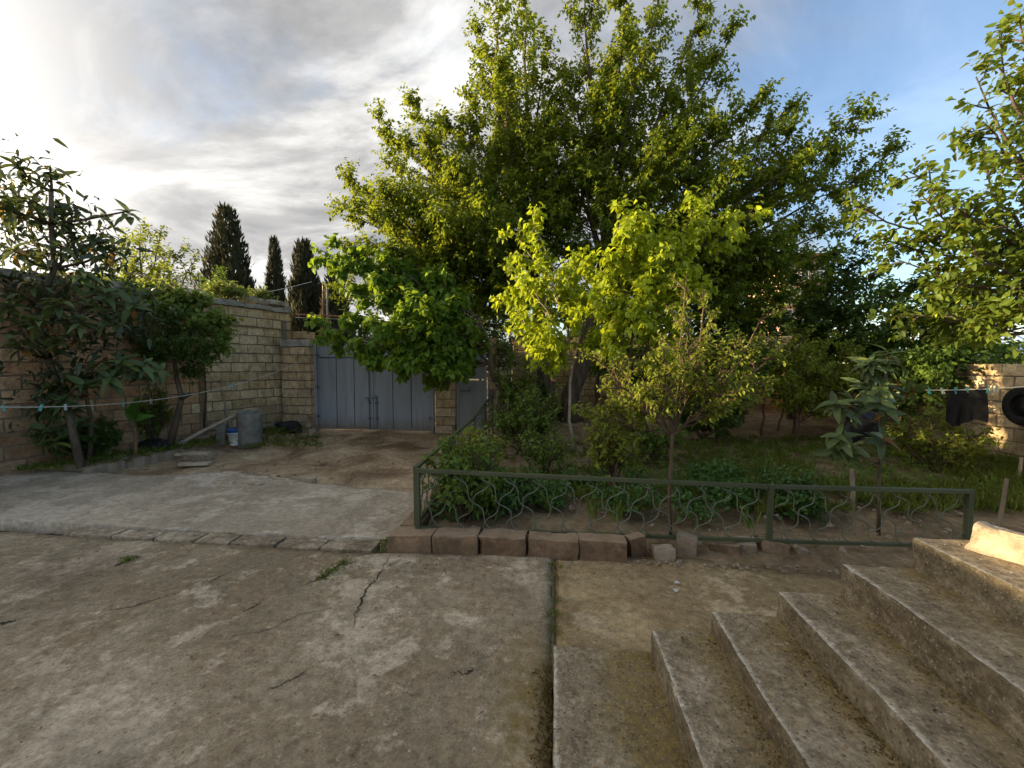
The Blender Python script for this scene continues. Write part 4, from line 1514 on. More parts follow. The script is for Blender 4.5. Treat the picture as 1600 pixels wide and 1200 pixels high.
shrub(53, 'shrub', 'bushy growth beside the dark back trees on the left of the trunks', (-0.6, 9.6, .2), 0.5, 1.2, 9, 'leaf_dark', 'twig', 5, 0.08, 0.6)

# ------------------------------------------------------------------ loquats: every large leaf its own piece


def blade(name, L, W, n, droop, fold, m, wav=0.0, tipw=0.0):
    """a long leaf with a midrib fold, bending down towards the tip"""
    vs, fs = [], []
    for i in range(n + 1):
        t = i / n
        w = W * (math.sin(math.pi * min(1, t * 0.92 + 0.06) ** 0.8) ** 0.8) * (1 - 0.15 * t)
        x = L * (t - 0.10 * droop * t * t)
        z = -L * droop * t * t * 0.55
        e = wav * math.sin(t * 19) * W
        vs += [(x, -w / 2, z + fold * w + e), (x, 0, z), (x, w / 2, z + fold * w - e)]
    for i in range(n):
        k = 3 * i
        fs += [(k, k + 3, k + 4, k + 1), (k + 1, k + 4, k + 5, k + 2)]
    mb_ = MB()
    mb_.add(vs, fs)
    me = mb_.mesh(name)
    me.materials.append(m)
    me.polygons.foreach_set('use_smooth', [True] * len(me.polygons))
    return me


LOQ = [blade('leaf', 0.24, 0.095, 6, d, f, M['leaf_loq'], 0.03) for d, f in ((0.5, 0.18), (0.9, 0.25), (1.3, 0.2), (0.2, 0.15))]
DRY = [blade('leaf', 0.22, 0.08, 6, 1.4, 0.3, M['leaf_dry'], 0.04)]


def rosette(rng, root, base, c, d, n, size, dry=0.0, droopy=0.5):
    d = nz(d)
    a = nz(np.cross(d, [0.3, 0.5, 0.81]))
    b = np.cross(d, a)
    for i in range(n):
        th = i * 2.399 + rng.uniform(-.3, .3)
        lift = 0.85 - 1.15 * (i / n) - droopy * rng.uniform(0, .5)
        ax = nz(a * math.cos(th) + b * math.sin(th) + d * lift)
        p = c - d * 0.10 * (i / n)
        me = DRY[0] if rng.random() < dry else LOQ[rng.randrange(4)]
        o = link('leaf', me, None, root)
        X = Vector(ax)
        up = Vector(d) if abs(X.dot(Vector(d))) < 0.95 else Vector((0, 0, 1))
        Y = up.cross(X).normalized()
        Z = X.cross(Y)
        s = size * rng.uniform(0.7, 1.15)
        mt = Matrix((X, Y, Z)).transposed().to_4x4()
        o.matrix_local = Matrix.Translation(Vector(tuple(p - base))) @ mt @ Matrix.Scale(s, 4)


def loquat(seed, name, lab, base, trunk_pts, ends, n, size, r0, dry=0.0, buds=False):
    rng = random.Random(seed)
    base = np.array(base, float)
    root = empty(name, base)
    tag(root, lab, 'tree')
    tr, br = MB(), MB()
    tp = [np.array(p, float) for p in trunk_pts]
    tr.tube([p - base for p in tp], list(np.linspace(r0, r0 * 0.5, len(tp))), 8)
    for e, d in ends:
        e = np.array(e, float)
        j = min(range(len(tp)), key=lambda q: np.linalg.norm(tp[q] - e) + (0.8 if tp[q][2] > e[2] else 0))
        s0 = tp[j]
        mid = (s0 + e) / 2 + np.array([rng.uniform(-.08, .08), rng.uniform(-.08, .08), -0.06])
        br.tube([s0 - base, mid - base, e - base], [r0 * 0.45, r0 * 0.33, r0 * 0.22], 6)
        rosette(rng, root, base, e, np.array(d, float), n + rng.randrange(-2, 3), size, dry)
        if rng.random() < 0.75:
            rosette(rng, root, base, (mid + e) / 2, np.array(d, float) + np.array([rng.uniform(-.5, .5), rng.uniform(-.5, .5), 0]), max(4, n - 4), size * 0.9, dry)
    tr.build('trunk', M['bark'], root, smooth=True)
    br.build('branches', M['twig'], root, smooth=True)
    return root


bl = np.array([-6.75, 5.15, 0.1])
YL = 5.0
ends = []
for (u, v, Y, dx) in [(78, 262, 5.2, 0), (25, 255, 5.0, -.3), (200, 330, 5.6, .3), (110, 330, 5.3, 0), (55, 325, 4.9, -.2), (15, 330, 4.8, -.3), (20, 390, 4.7, -.4), (95, 385, 5.1, 0), (150, 375, 5.4, .2),
                      (45, 440, 4.8, -.2), (130, 425, 5.0, .2), (10, 475, 4.6, -.5), (90, 470, 4.7, 0), (165, 455, 5.1, .4), (205, 475, 5.3, .5), (60, 500, 4.6, -.1), (130, 500, 4.8, .2), (20, 530, 4.6, -.3),
                      (175, 500, 5.2, .4), (90, 530, 4.8, 0), (180, 390, 5.6, .3), (60, 385, 5.4, -.1), (-25, 300, 4.6, -.4), (-30, 420, 4.5, -.4)]:
    ends.append((A(u, v, Y), (dx, -0.25 + random.uniform(-.3, .2), 0.8)))
tp = [bl, A(105, 640, 5.15), A(75, 560, 5.15), A(60, 480, 5.1), A(85, 420, 5.15), A(80, 350, 5.2), A(80, 300, 5.2)]
loquat(61, 'loquat_tree', 'tall dark large leaved loquat at the left edge against the bright sky', bl, tp, ends, 10, 0.98, 0.05, dry=0.04)

bl2 = np.array([*A(140, 715, 5.5)[:2], 0.12])
ends = []
for (u, v, Y, dx) in [(150, 570, 5.2, -.2), (190, 562, 5.2, .2), (225, 572, 5.3, .5), (250, 578, 5.4, .8), (110, 590, 5.1, -.3), (75, 605, 5.0, -.4), (60, 640, 4.9, -.5), (95, 625, 5.0, 0), (70, 670, 4.9, -.2), (130, 600, 5.0, 0), (120, 660, 5.2, .1), (170, 590, 5.1, .2)]:
    ends.append((A(u, v, Y), (dx, -0.4, 0.55)))
loquat(62, 'loquat_tree', 'low spreading loquat against the reddish wall above the washing line', bl2, [bl2, A(143, 660, 5.5), A(135, 620, 5.35), A(130, 590, 5.3)], ends, 10, 0.95, 0.035, dry=0.04)
bl3 = np.array([*A(1372, 845, 4.0)[:2], 0.03])
ends = []
for (u, v, Y, d) in [(1385, 548, 4.0, (0, -.1, 1)), (1360, 565, 3.9, (-.5, -.2, .8)), (1375, 600, 3.9, (-.2, -.5, .7)), (1410, 590, 4.1, (.7, -.2, .5)), (1305, 630, 3.9, (-.6, -.2, .7)), (1330, 625, 4.0, (.1, -.3, .8)),
                     (1375, 625, 3.85, (-.2, -.8, .3)), (1310, 680, 3.8, (-.6, -.3, .4)), (1380, 685, 3.85, (0, -.7, .5)), (1345, 600, 4.1, (-.4, 0, .7)), (1425, 610, 4.1, (.8, 0, .1)), (1300, 705, 3.85, (-.7, -.2, -.1))]:
    ends.append((A(u, v, Y), d))
loquat(63, 'loquat_tree', 'small loquat with big grey green leaves behind the right fence panel', bl3, [bl3, A(1374, 770, 4.0), A(1373, 725, 4.0), A(1378, 660, 4.0), A(1382, 610, 4.0), A(1385, 570, 4.0)], ends, 11, 0.66, 0.016, dry=0.05)



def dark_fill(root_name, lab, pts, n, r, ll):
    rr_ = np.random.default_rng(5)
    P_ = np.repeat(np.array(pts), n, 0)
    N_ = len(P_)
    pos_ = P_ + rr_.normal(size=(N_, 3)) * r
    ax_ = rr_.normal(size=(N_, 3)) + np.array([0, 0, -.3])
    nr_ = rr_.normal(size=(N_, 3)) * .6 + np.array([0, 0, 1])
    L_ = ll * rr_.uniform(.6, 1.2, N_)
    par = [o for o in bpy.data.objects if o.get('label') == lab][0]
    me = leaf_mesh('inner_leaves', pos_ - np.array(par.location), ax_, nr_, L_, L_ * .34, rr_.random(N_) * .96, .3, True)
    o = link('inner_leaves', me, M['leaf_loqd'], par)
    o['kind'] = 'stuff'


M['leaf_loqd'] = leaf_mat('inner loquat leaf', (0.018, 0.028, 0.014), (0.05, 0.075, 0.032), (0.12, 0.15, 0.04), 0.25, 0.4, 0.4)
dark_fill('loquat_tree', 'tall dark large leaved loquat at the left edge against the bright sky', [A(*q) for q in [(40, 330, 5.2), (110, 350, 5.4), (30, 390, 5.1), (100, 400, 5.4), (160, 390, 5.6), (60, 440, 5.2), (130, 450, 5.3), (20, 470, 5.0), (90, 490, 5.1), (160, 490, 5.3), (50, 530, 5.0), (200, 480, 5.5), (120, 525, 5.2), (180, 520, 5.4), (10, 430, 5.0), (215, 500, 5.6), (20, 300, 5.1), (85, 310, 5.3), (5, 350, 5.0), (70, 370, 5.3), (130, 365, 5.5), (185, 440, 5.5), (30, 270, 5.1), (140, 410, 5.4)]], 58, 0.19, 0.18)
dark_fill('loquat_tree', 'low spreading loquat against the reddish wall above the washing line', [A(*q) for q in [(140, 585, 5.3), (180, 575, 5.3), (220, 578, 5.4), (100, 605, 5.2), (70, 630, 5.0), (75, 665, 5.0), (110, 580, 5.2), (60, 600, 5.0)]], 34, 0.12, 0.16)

# bent round tree and vine against the left wall
bt = np.array([*A(265, 697, 6.6)[:2], 0.12])
T = Tree(64)
tp = [bt, A(276, 655, 6.55), A(284, 622, 6.5), A(276, 590, 6.5), A(272, 560, 6.5)]
T.trunk.tube(tp, [0.06, 0.05, 0.042, 0.035, 0.03], 8)
T.trunk.tube([A(284, 622, 6.5), A(296, 616, 6.45)], [0.045, 0.04], 8)
for (u, v, Y) in [(215, 500, 6.3), (245, 485, 6.5), (280, 490, 6.5), (315, 510, 6.6), (335, 530, 6.6), (225, 540, 6.2), (255, 520, 6.1), (290, 530, 6.2), (310, 560, 6.4), (240, 560, 6.3), (200, 530, 6.4), (270, 545, 6.0), (325, 555, 6.7), (300, 580, 6.5)]:
    T.limb(tp[-1], A(u, v, Y), 0.018, None, 8, 0.34, 5, 0.15, 0.1, 0.25)
T.finish('small_tree', 'round topped dark tree with bent trunk before the left wall', 'tree', bt, M['leaf_dark'], M['bark'], 7, 0.05, 0.6, droop=0.2)
bv = np.array([*A(318, 690, 7.5)[:2], 0.12])
T = Tree(65)
T.trunk.tube([bv, A(322, 620, 7.4), A(318, 560, 7.3), A(310, 500, 7.2)], [0.02, 0.017, 0.015, 0.012], 6)
for (u, v, Y) in [(180, 445, 6.4), (220, 450, 6.5), (260, 455, 6.7), (300, 465, 6.9), (335, 485, 7.0), (350, 510, 7.1), (340, 535, 7.1), (230, 475, 6.3), (280, 480, 6.6), (320, 500, 6.8), (160, 465, 6.2), (250, 440, 6.9), (350, 530, 7.0)]:
    T.limb(A(310, 500, 7.2), A(u, v, Y), 0.008, None, 8, 0.3, 3, 0.14, 0.1, 0.2, 0.2)
T.finish('grape_vine', 'bright green vine spilling along the top of the left wall', 'vine', bv, M['leaf_vine'], M['twig'], 4, 0.10, 0.95, droop=0.5, fine=True)

# canna with broad upright leaves
bc = np.array([*A(212, 712, 6.0)[:2], 0.12])
root = empty('canna_plant', bc)
tag(root, 'broad leaved green canna at the foot of the left wall', 'plant')
m_ = MB()
m_.tube([(0, 0, 0), A(212, 680, 6.0) - bc, A(208, 650, 6.0) - bc], [0.03, 0.025, 0.015], 7)
m_.build('stem', M['litter'], root)
BAN = [blade('leaf', 0.55, 0.26, 8, 0.25, 0.2, M['leaf_ban'], 0.02), blade('leaf', 0.4, 0.18, 7, 0.8, 0.25, M['leaf_ban'], 0.02)]
for k, (ax, s, me) in enumerate([((0.35, -.15, .9), 0.75, BAN[0]), ((0.9, -.2, .25), 0.8, BAN[1]), ((-.6, .1, .5), 0.6, BAN[1]), ((-.2, -.5, .7), .55, BAN[1])]):
    o = link('leaf', me, None, root)
    X = Vector(ax).normalized()
    Y = Vector((0.2, -1, 0.3)).cross(X).normalized()
    Z = X.cross(Y)
    o.matrix_local = Matrix.Translation(Vector(tuple(A(208, 655, 6.0) - bc))) @ Matrix((X, Y, Z)).transposed().to_4x4() @ Matrix.Scale(s, 4)

shrub(66, 'shrub', 'dark weedy shrub at the wall foot below the low loquat', (*A(130, 720, 5.6)[:2], .12), 0.42, 0.55, 13, 'leaf_dark', 'twig', 7, 0.06, 0.6)
shrub(67, 'climber', 'small leaved climber on the left wall below the round tree', (-7.15, 6.6, .1), 0.3, 1.2, 9, 'leaf_rose', 'twig', 4, 0.05, 0.6)
shrub(68, 'shrub', 'yellow green weed growing on the coping of the left wall', (-6.95, 8.1, 2.9), 0.3, 0.35, 8, 'leaf_vine', 'twig', 4, 0.06, 0.6)
shrub(69, 'shrub', 'leafy weed on the coping near the end of the left wall', (-6.75, 8.85, 2.92), 0.22, 0.32, 7, 'leaf_vine', 'twig', 4, 0.055, 0.6)
shrub(70, 'climber', 'dark stemmed creeper beside the low loquat against the reddish wall', (*A(100, 715, 5.8)[:2], .12), 0.3, 1.0, 8, 'leaf_dark', 'bark_red', 4, 0.07, 0.6)

# trees beyond the left wall
bb = np.array([-11.2, 10.0, 0.0])
T = auto_tree(71, bb, 2.6, [A(*q) for q in [(190, 380, 9.5), (220, 355, 9.6), (250, 370, 9.8), (285, 385, 10), (300, 410, 10), (205, 420, 9.2), (245, 430, 9.4), (275, 440, 9.6), (230, 390, 9.0), (260, 400, 9.2), (175, 420, 9.2)]], 0.1, 0.04, 10, 0.75, 5, 0.26, up=0.25)
T.finish('garden_tree', 'loose bushy green tree beyond the left wall', 'tree', bb, M['leaf_big'], M['bark'], 6, 0.10, 0.45, droop=0.0)
bb = np.array([*A(335, 480, 16)[:2], 0.0])
T = auto_tree(72, bb, 3.0, [A(*q) for q in [(315, 440, 14.3), (335, 425, 16), (350, 440, 16), (325, 460, 14.3), (345, 465, 14.3), (360, 455, 16.2)]], 0.1, 0.04, 9, 0.8, 5, 0.3, up=0.2)
T.finish('garden_tree', 'small green tree at the foot of the largest cypress', 'tree', bb, M['leaf_rose'], M['bark'], 6, 0.14, 0.5, droop=0.0)


def cypress(seed, lab, u, v_top, u_half, Y, n=9000, lean=0.0, leafl=0.42):
    rng = np.random.default_rng(seed)
    top = A(u, v_top, Y)
    base = np.array([top[0], top[1], 0.0])
    H = top[2]
    w = (A(u + u_half, 500, Y) - A(u, 500, Y))[0]
    root = empty('cypress', base)
    tag(root, lab, 'tree', 'cypresses beyond the wall')
    m = MB()
    m.tube([(0, 0, -.1), (0, 0, H * 0.5), (0, 0, H * 0.86)], [0.16, 0.1, 0.02], 8)
    m.build('trunk', M['bark'], root, smooth=True)
    h = 0.06 + 0.94 * (1 - np.sqrt(1 - rng.random(n) * 0.985))
    th = rng.uniform(0, 2 * np.pi, n)
    lob = 1 + 0.18 * np.sin(3 * th + 7 * h + seed) + 0.14 * np.sin(5 * th - 23 * h) + 0.1 * np.sin(61 * h + 2 * th)
    prof = np.clip(np.minimum(h * 5, 1) * (1 - h) ** 0.92 * 1.35, 0, 1.05)
    rad = w * prof * lob * np.sqrt(rng.uniform(0.25, 1.0, n))
    pos = np.stack([rad * np.cos(th) + lean * h * H, rad * np.sin(th), h * H], 1)
    axis = np.stack([np.cos(th) * 0.35, np.sin(th) * 0.35, np.ones(n)], 1) + rng.normal(size=(n, 3)) * 0.18
    nr = np.stack([np.cos(th), np.sin(th), np.zeros(n)], 1) + rng.normal(size=(n, 3)) * 0.5
    L = leafl * rng.uniform(0.5, 1.2, n)
    me = leaf_mesh('crown', pos, axis, nr, L, L * 0.28, np.clip(rng.random(n), 0, .96), 0.0)
    o = link('crown', me, M['leaf_cyp'], root)
    o['kind'] = 'stuff'
    return root


cypress(81, 'broadest dark cypress, leftmost of the row beyond the wall', 352, 290, 46, 24, 15000)
cypress(82, 'thin dark cypress standing alone in the middle of the row', 427, 346, 18, 26, 7000)
cypress(83, 'very short cypress tip left of the thin cypress', 409, 432, 8, 27, 2500)
cypress(84, 'dark cypress with forked top next to the wall end', 472, 350, 33, 23, 11000, 0.01)
cypress(85, 'dark cypress half hidden behind the gate tree', 522, 395, 26, 22, 8000)
cypress(86, 'squat dark cypress between gate pole and wall end', 494, 430, 22, 23, 6000)
for k, (x, y, h, lab) in enumerate([(-14.5, 27, 3.6, 'dark distant hedge tree behind the end of the left wall'), (-11, 26, 3.8, 'dark distant hedge tree behind the gate'), (-7, 24, 4.2, 'dark distant tree right behind the gate tree')]):
    T = auto_tree(90 + k, (x, y, 0), 1.6, [np.array([x + random.uniform(-2, 2), y + random.uniform(-1, 1), h * random.uniform(.6, 1)]) for _ in range(9)], 0.12, 0.05, 9, 1.1, 5, 0.4)
    T.finish('hedge_tree', lab, 'tree', (x, y, 0), M['leaf_dark'], M['bark'], 6, 0.2, 0.55)
for k, (x, y, h, lab) in enumerate([(-3.0, 16.5, 4.2, 'shaded tree beyond the small grey door'), (2.2, 16.0, 4.4, 'shaded tree beyond the back wall behind the trunks'), (6.8, 15.5, 4.4, 'shaded tree beyond the back wall at its right end'), (10.5, 13.5, 3.6, 'shaded tree beyond the low right wall')]):
    T = auto_tree(95 + k, (x, y, 0), 1.6, [np.array([x + random.uniform(-2.4, 2.4), y + random.uniform(-1, 1), h * random.uniform(.35, 1)]) for _ in range(12)], 0.12, 0.05, 10, 1.2, 5, 0.4)
    T.finish('hedge_tree', lab, 'tree', (x, y, 0), M['leaf_dark'], M['bark'], 7, 0.17, 0.55)

# ------------------------------------------------------------------ buildings seen in the gaps
bx = A(1258, 400, 52)
house = empty('apartment_house', (bx[0], 52, 0))
tag(house, 'salmon pink house with balcony showing in the gap of the right trees', 'building')
m = MB()
m.box((-2.7, 0, 0), (2.7, 8, 14.0))
m.build('wall', M['pink_house'], house)
m = MB()
m.box((-3.1, -0.9, 14.02), (3.1, 8.6, 14.3))
m.add([(-3.1, -0.9, 14.3), (3.1, -0.9, 14.3), (3.1, 8.6, 14.3), (-3.1, 8.6, 14.3), (-1.5, 3.8, 15.4), (1.5, 3.8, 15.4)], [(0, 1, 5, 4), (1, 2, 5), (2, 3, 4, 5), (3, 0, 4)])
m.build('roof', M['roof_tile'], house)
for fl in range(5):
    z = 0.2 + fl * 2.75
    m = MB()
    m.box((-2.6, -1.2, z - .02), (2.6, -0.004, z + 0.14))
    bal = m.build('balcony', M['white_paint'], house)
    m = MB()
    m.bar((-2.6, -1.17, z + 1.0), (2.6, -1.17, z + 1.0), 0.06, 0.06)
    for i in range(14):
        x = -2.58 + 5.16 * i / 13
        m.bar((x, -1.17, z + .14), (x, -1.17, z + .98), 0.04, 0.04)
    m.build('railing', M['white_paint'], bal)
    for x in (-1.7, 0.1, 1.6):
        m = MB()
        m.box((x - .55, -0.05, z + .2), (x + .55, -0.003, z + 2.3))
        wdw = m.build('window', M['white_paint'], house)
        m = MB()
        m.box((x - .47, -0.07, z + .3), (x - .03, -0.052, z + 2.2))
        m.box((x + .03, -0.07, z + .3), (x + .47, -0.052, z + 2.2))
        m.build('pane', M['glass_dark'], wdw)

sh = A(1520, 548, 15)
shed = empty('roofed_shed', (sh[0] + 1.5, 15.0, 0), R(-35))
tag(shed, 'shed with pale blue metal roof beyond the low right wall', 'building')
m = MB()
m.box((-3.4, 0, 0), (3.4, 4, 1.75))
m.build('wall', M['wallpink'], shed)
zr = 1.8
for i in range(22):
    x0 = -3.7 + 7.4 * i / 22
    m = MB()
    m.add([(x0 + .01, -0.5, zr), (x0 + .17, -0.5, zr + .05), (x0 + .33, -0.5, zr), (x0 + .01, 4.4, zr + .9), (x0 + .17, 4.4, zr + .95), (x0 + .33, 4.4, zr + .9)], [(0, 1, 4, 3), (1, 2, 5, 4)])
    m.build('roof_sheet', M['roof_blue'], shed)

ob = A(125, 420, 10.5)
outb = empty('outbuilding', (ob[0] - 1.0, 10.6, 0), R(-14))
tag(outb, 'small pinkish outbuilding showing above the left wall behind the loquat', 'building')
m = MB()
m.box((-2.2, 0, 0), (1.7, 3, 3.95))
m.build('wall', M['wallpink'], outb)
m = MB()
m.box((-2.5, -0.3, 3.953), (1.95, 3.3, 4.08))
m.build('roof', M['coping'], outb)
m = MB()
m.box((-0.6, -0.03, 2.9), (0.3, -0.003, 3.6))
wdw = m.build('window', M['wood'], outb)
m = MB()
m.box((-0.53, -0.045, 2.97), (0.23, -0.031, 3.53))
m.build('pane', M['glass_dark'], wdw)

# ------------------------------------------------------------------ things along the left wall


def thing(name, lab, cat, mbx, m, loc=(0, 0, 0), rot=(0, 0, 0), group=None, smooth=False):
    o = mbx.build(name, m, None, smooth)
    o.location = tuple(map(float, loc))
    o.rotation_euler = rot
    return tag(o, lab, cat, group)


g = A(391, 694, 7.3)
m = MB()
n = 28
prof = [(0.205, -0.05), (0.21, 0.1), (0.212, 0.3), (0.216, 0.5), (0.21, 0.60), (0.178, 0.60), (0.175, 0.3), (0.172, 0.0)]
m.lathe(prof, n)
for i, (x, y, z) in enumerate(m.v):
    th = math.atan2(y, x)
    if z > 0.55:
        z += 0.03 * mnoise.noise(Vector((math.cos(th) * 2, math.sin(th) * 2, 1))) + (0.02 if th > 0 else 0)
    s_ = 1 + 0.02 * mnoise.noise(Vector((x * 6, y * 6, z * 6)))
    m.v[i] = (x * s_, y * s_, z)
thing('concrete_ring', 'upright hollow grey concrete pipe standing before the left wall', 'concrete pipe', m, M['cement_grey'], (g[0], 7.3, 0.06), (0.02, 0.015, 0), smooth=True)
g = A(347, 697, 7.2)
me = rough_box((-0.075, -0.07, -0.03), (0.075, 0.07, 0.36), 0.03, 0.015, 0.008, 6, 5, 0.012)
me.materials.append(M['cement_grey'])
o = link('concrete_post', me)
o.location = (g[0], 7.2, 0.08)
o.rotation_euler = (0, 0.06, 0.3)
tag(o, 'short grey concrete stump left of the buckets', 'concrete post')


def bucket(name, lab, u, v, Y, z, r, h, m, hm=True):
    g = A(u, v, Y)
    root = empty(name, (g[0], Y, z))
    tag(root, lab, 'bucket')
    b = MB()
    b.lathe([(0.001, 0.002), (r * 0.74, 0.0), (r * 0.76, 0.02), (r * 0.98, h), (r * 1.06, h), (r * 1.06, h + 0.012), (r * 0.95, h + 0.012), (r * 0.73, 0.02), (0.001, 0.02)], 22)
    b.build('body', m, root, smooth=True)
    b = MB()
    pts = [(r * 1.04 * math.cos(t), r * 1.07 * math.sin(t) * 0.5 - r * 0.45, h - 0.01 - 0.05 * math.sin(t)) for t in np.linspace(0, math.pi, 13)]
    b.tube(pts, 0.004, 5)
    b.build('handle', M['pipe_pale'], root)
    return root


bucket('bucket', 'grimy white plastic bucket with the blue one stacked in it', 367, 696, 7.15, 0.05, 0.115, 0.23, M['plastic_white'])
bucket('bucket', 'blue plastic bucket sitting in the white bucket by the concrete pipe', 367, 690, 7.15, 0.16, 0.118, 0.19, M['plastic_blue'])

m = MB()
m.tube([A(357, 672, 7.45), A(351, 630, 7.55), A(344, 594, 7.75)], [0.02, 0.019, 0.018], 7)
thing('wooden_pole', 'dark stick leaning upright on the wall above the buckets', 'pole', m, M['wood'])
m = MB()
m.tube([A(268, 700, 6.7), A(320, 672, 7.0), A(373, 646, 7.25)], [0.032, 0.03, 0.028], 8)
thing('wooden_pole', 'long pale wooden pole propped on the concrete pipe', 'pole', m, M['wood_pale'])
m = MB()
m.tube([A(62, 505, 5.5), A(98, 568, 5.6)], [0.016, 0.016], 6)
thing('wooden_stick', 'pale thin stick slanting among the loquat leaves', 'stick', m, M['wood_pale'])
# edging beam, planks and rubble
p, q = G(132, 737, .06), G(285, 707, .06)
d = q - p
m_ = rough_box((0, -0.07, -0.1), (np.linalg.norm(d[:2]), 0.07, 0.06), 0.06, 0.03, 0.015, 5, 6, 0.02)
m_.materials.append(M['wood'])
o = link('timber_beam', m_)
o.location = (p[0], p[1], 0.06)
o.rotation_euler = (0, 0, math.atan2(d[1], d[0]))
tag(o, 'long low timber edging the planting strip at the left wall', 'beam')
for k, (u, v, L, z, rz, lab) in enumerate([(302, 711, .55, .07, .1, 'upper pale plank on the small heap beside the dirt drive'), (312, 719, .5, .04, -.1, 'middle broken plank of the heap beside the dirt drive'), (305, 727, .42, .01, .25, 'lowest broken plank of the heap by the pale slab')]):
    g = G(u, v, z)
    me = rough_box((-L / 2, -.06, 0), (L / 2, .06, .045), 0.04, 0.012, 0.008, 6, k + 51, 0.012)
    me.materials.append(M['wood_pale' if k != 1 else 'wood'])
    o = link('plank', me)
    o.location = (g[0], g[1], z)
    o.rotation_euler = (random.uniform(-.1, .1), random.uniform(-.06, .06), rz)
    tag(o, lab, 'plank', 'broken planks')
for k, (u, v, Y, s, lab) in enumerate([(487, 676, 8.95, .17, 'pale stone block at the left foot of the gate'), (483, 670, 9.05, .13, 'smaller stone on top beside the left gate foot'), (428, 672, 8.3, .2, 'grey stone behind the concrete pipe'),
                                       (318, 690, 7.1, .26, 'round brown stone left of the concrete stump'), (282, 697, 6.9, .22, 'brown stone at the trunk of the bent tree'), (196, 716, 5.9, .09, 'small pale stone below the canna'),
                                       (800, 712, 5.9, .16, 'pale stone lying on bare soil in the bed'), (945, 715, 6.0, .12, 'flat stone on soil below the young trees')]):
    g = G(u, v, 0.08)
    me = rough_box((-s / 2, -s * .35, -0.04), (s / 2, s * .35, s * .5), 0.035, 0.05, 0.02, 5, k + 141, 0.05)
    me.materials.append(M['stone'])
    o = link('rubble_stone', me)
    o.location = (g[0], g[1], 0.07 + (0.1 if 'on top' in lab else 0))
    o.rotation_euler = (0, 0, random.uniform(0, 3))
    tag(o, lab, 'stone', 'rubble stones')


def lump(name, lab, cat, c, r, m, seed, squash=(1, 1, 1)):
    bm = bmesh.new()
    bmesh.ops.create_icosphere(bm, subdivisions=4, radius=1.0)
    for v in bm.verts:
        n_ = mnoise.noise(v.co * 1.6 + Vector((seed, 0, 0))) * 0.35 + mnoise.noise(v.co * 4.5 + Vector((seed, 3, 0))) * 0.16
        v.co = v.co * (1 + n_)
        v.co = Vector((v.co.x * squash[0], v.co.y * squash[1], max(v.co.z, -0.75) * squash[2])) * r
    me = bpy.data.meshes.new(name)
    bm.to_mesh(me)
    bm.free()
    o = link(name, me, m, None, True)
    o.location = tuple(map(float, c))
    return tag(o, lab, cat)


lump('rubbish_sack', 'black plastic sack slumped between concrete pipe and gate pier', 'sack', G(448, 668, .12), 0.26, M['plastic_black'], 3.0, (1.4, .8, .55))
lump('rubbish_sack', 'black sack lying at the foot of the bent tree', 'sack', G(240, 696, .15), 0.2, M['plastic_black'], 5.0, (1.3, .8, .6))
lump('black_bag', 'round black bundle behind the small loquat', 'bag', A(1345, 668, 6.9), 0.3, M['plastic_black'], 9.0, (.8, .5, 1.0))

# tyre on the right wall
m = MB()
tp_ = [(0.0, .0)]
prof = [(0.17, -0.07), (0.25, -0.085), (0.29, -0.06), (0.30, 0.0), (0.29, 0.06), (0.25, 0.085), (0.17, 0.07), (0.16, 0.0), (0.17, -0.07)]
m.lathe(prof, 28)
tyre = empty('tyre', (6.86, 6.68, 0.98))
tyre.rotation_euler = (0, R(90), 0)
tag(tyre, 'black rubber tyre hung on the right wall at the picture edge', 'tyre')
m.build('tread', M['rubber'], tyre, smooth=True)
m = MB()
m.lathe([(0.001, -0.02), (0.165, -0.02), (0.168, 0.0), (0.165, 0.03), (0.001, 0.03)], 24)
m.build('hub', M['plastic_black'], tyre, smooth=True)

# ------------------------------------------------------------------ pipes, wires and washing lines
pole = empty('gas_pipe_stand', (*A(507, 520, 9.7)[:2], 0))
tag(pole, 'rusty red gas pipe stand rising behind the left gate post', 'pipe')
b = np.array(pole.location)
m = MB()
m.tube([A(505, 700, 9.7) - b, A(505, 440, 9.7) - b], 0.022, 8)
m.build('riser', M['pipe_red'], pole)
m = MB()
m.tube([A(511, 700, 9.75) - b, A(511, 445, 9.75) - b], 0.024, 8)
m.build('standpipe', M['pipe_pale'], pole)
m = MB()
m.tube([A(462, 491, 9.72) - b, A(505, 493, 9.7) - b, A(600, 497, 9.7) - b], 0.016, 7)
m.build('cross_pipe', M['pipe_red'], pole)
m = MB()
m.tube([A(462, 496, 9.76) - b, A(600, 501, 9.74) - b], 0.010, 6)
m.build('cross_pipe', M['pipe_pale'], pole)


def cable(a, b, sag, r, n=18):
    a, b = np.array(a, float), np.array(b, float)
    return [a + (b - a) * t + np.array([0, 0, -sag * 4 * t * (1 - t)]) for t in np.linspace(0, 1, n)]


m = MB()
m.tube(cable(A(330, 470, 8.5), A(487, 440, 13), 0.05, 0), 0.008, 5)
thing('wire', 'pale wire rising over the coping towards the cypresses', 'wire', m, M['line'])
m = MB()
m.tube(cable(A(165, 415, 8), A(365, 460, 9), 0.05, 0), 0.009, 5)
thing('wire', 'pale pipe like wire running above the left wall', 'wire', m, M['wood_pale'])
m = MB()
m.tube(cable(A(800, 566, 11.4), A(1330, 574, 11.6), 0.08, 0), 0.006, 5)
thing('wire', 'thin wire strung between the trunks at the back', 'wire', m, M['line'])

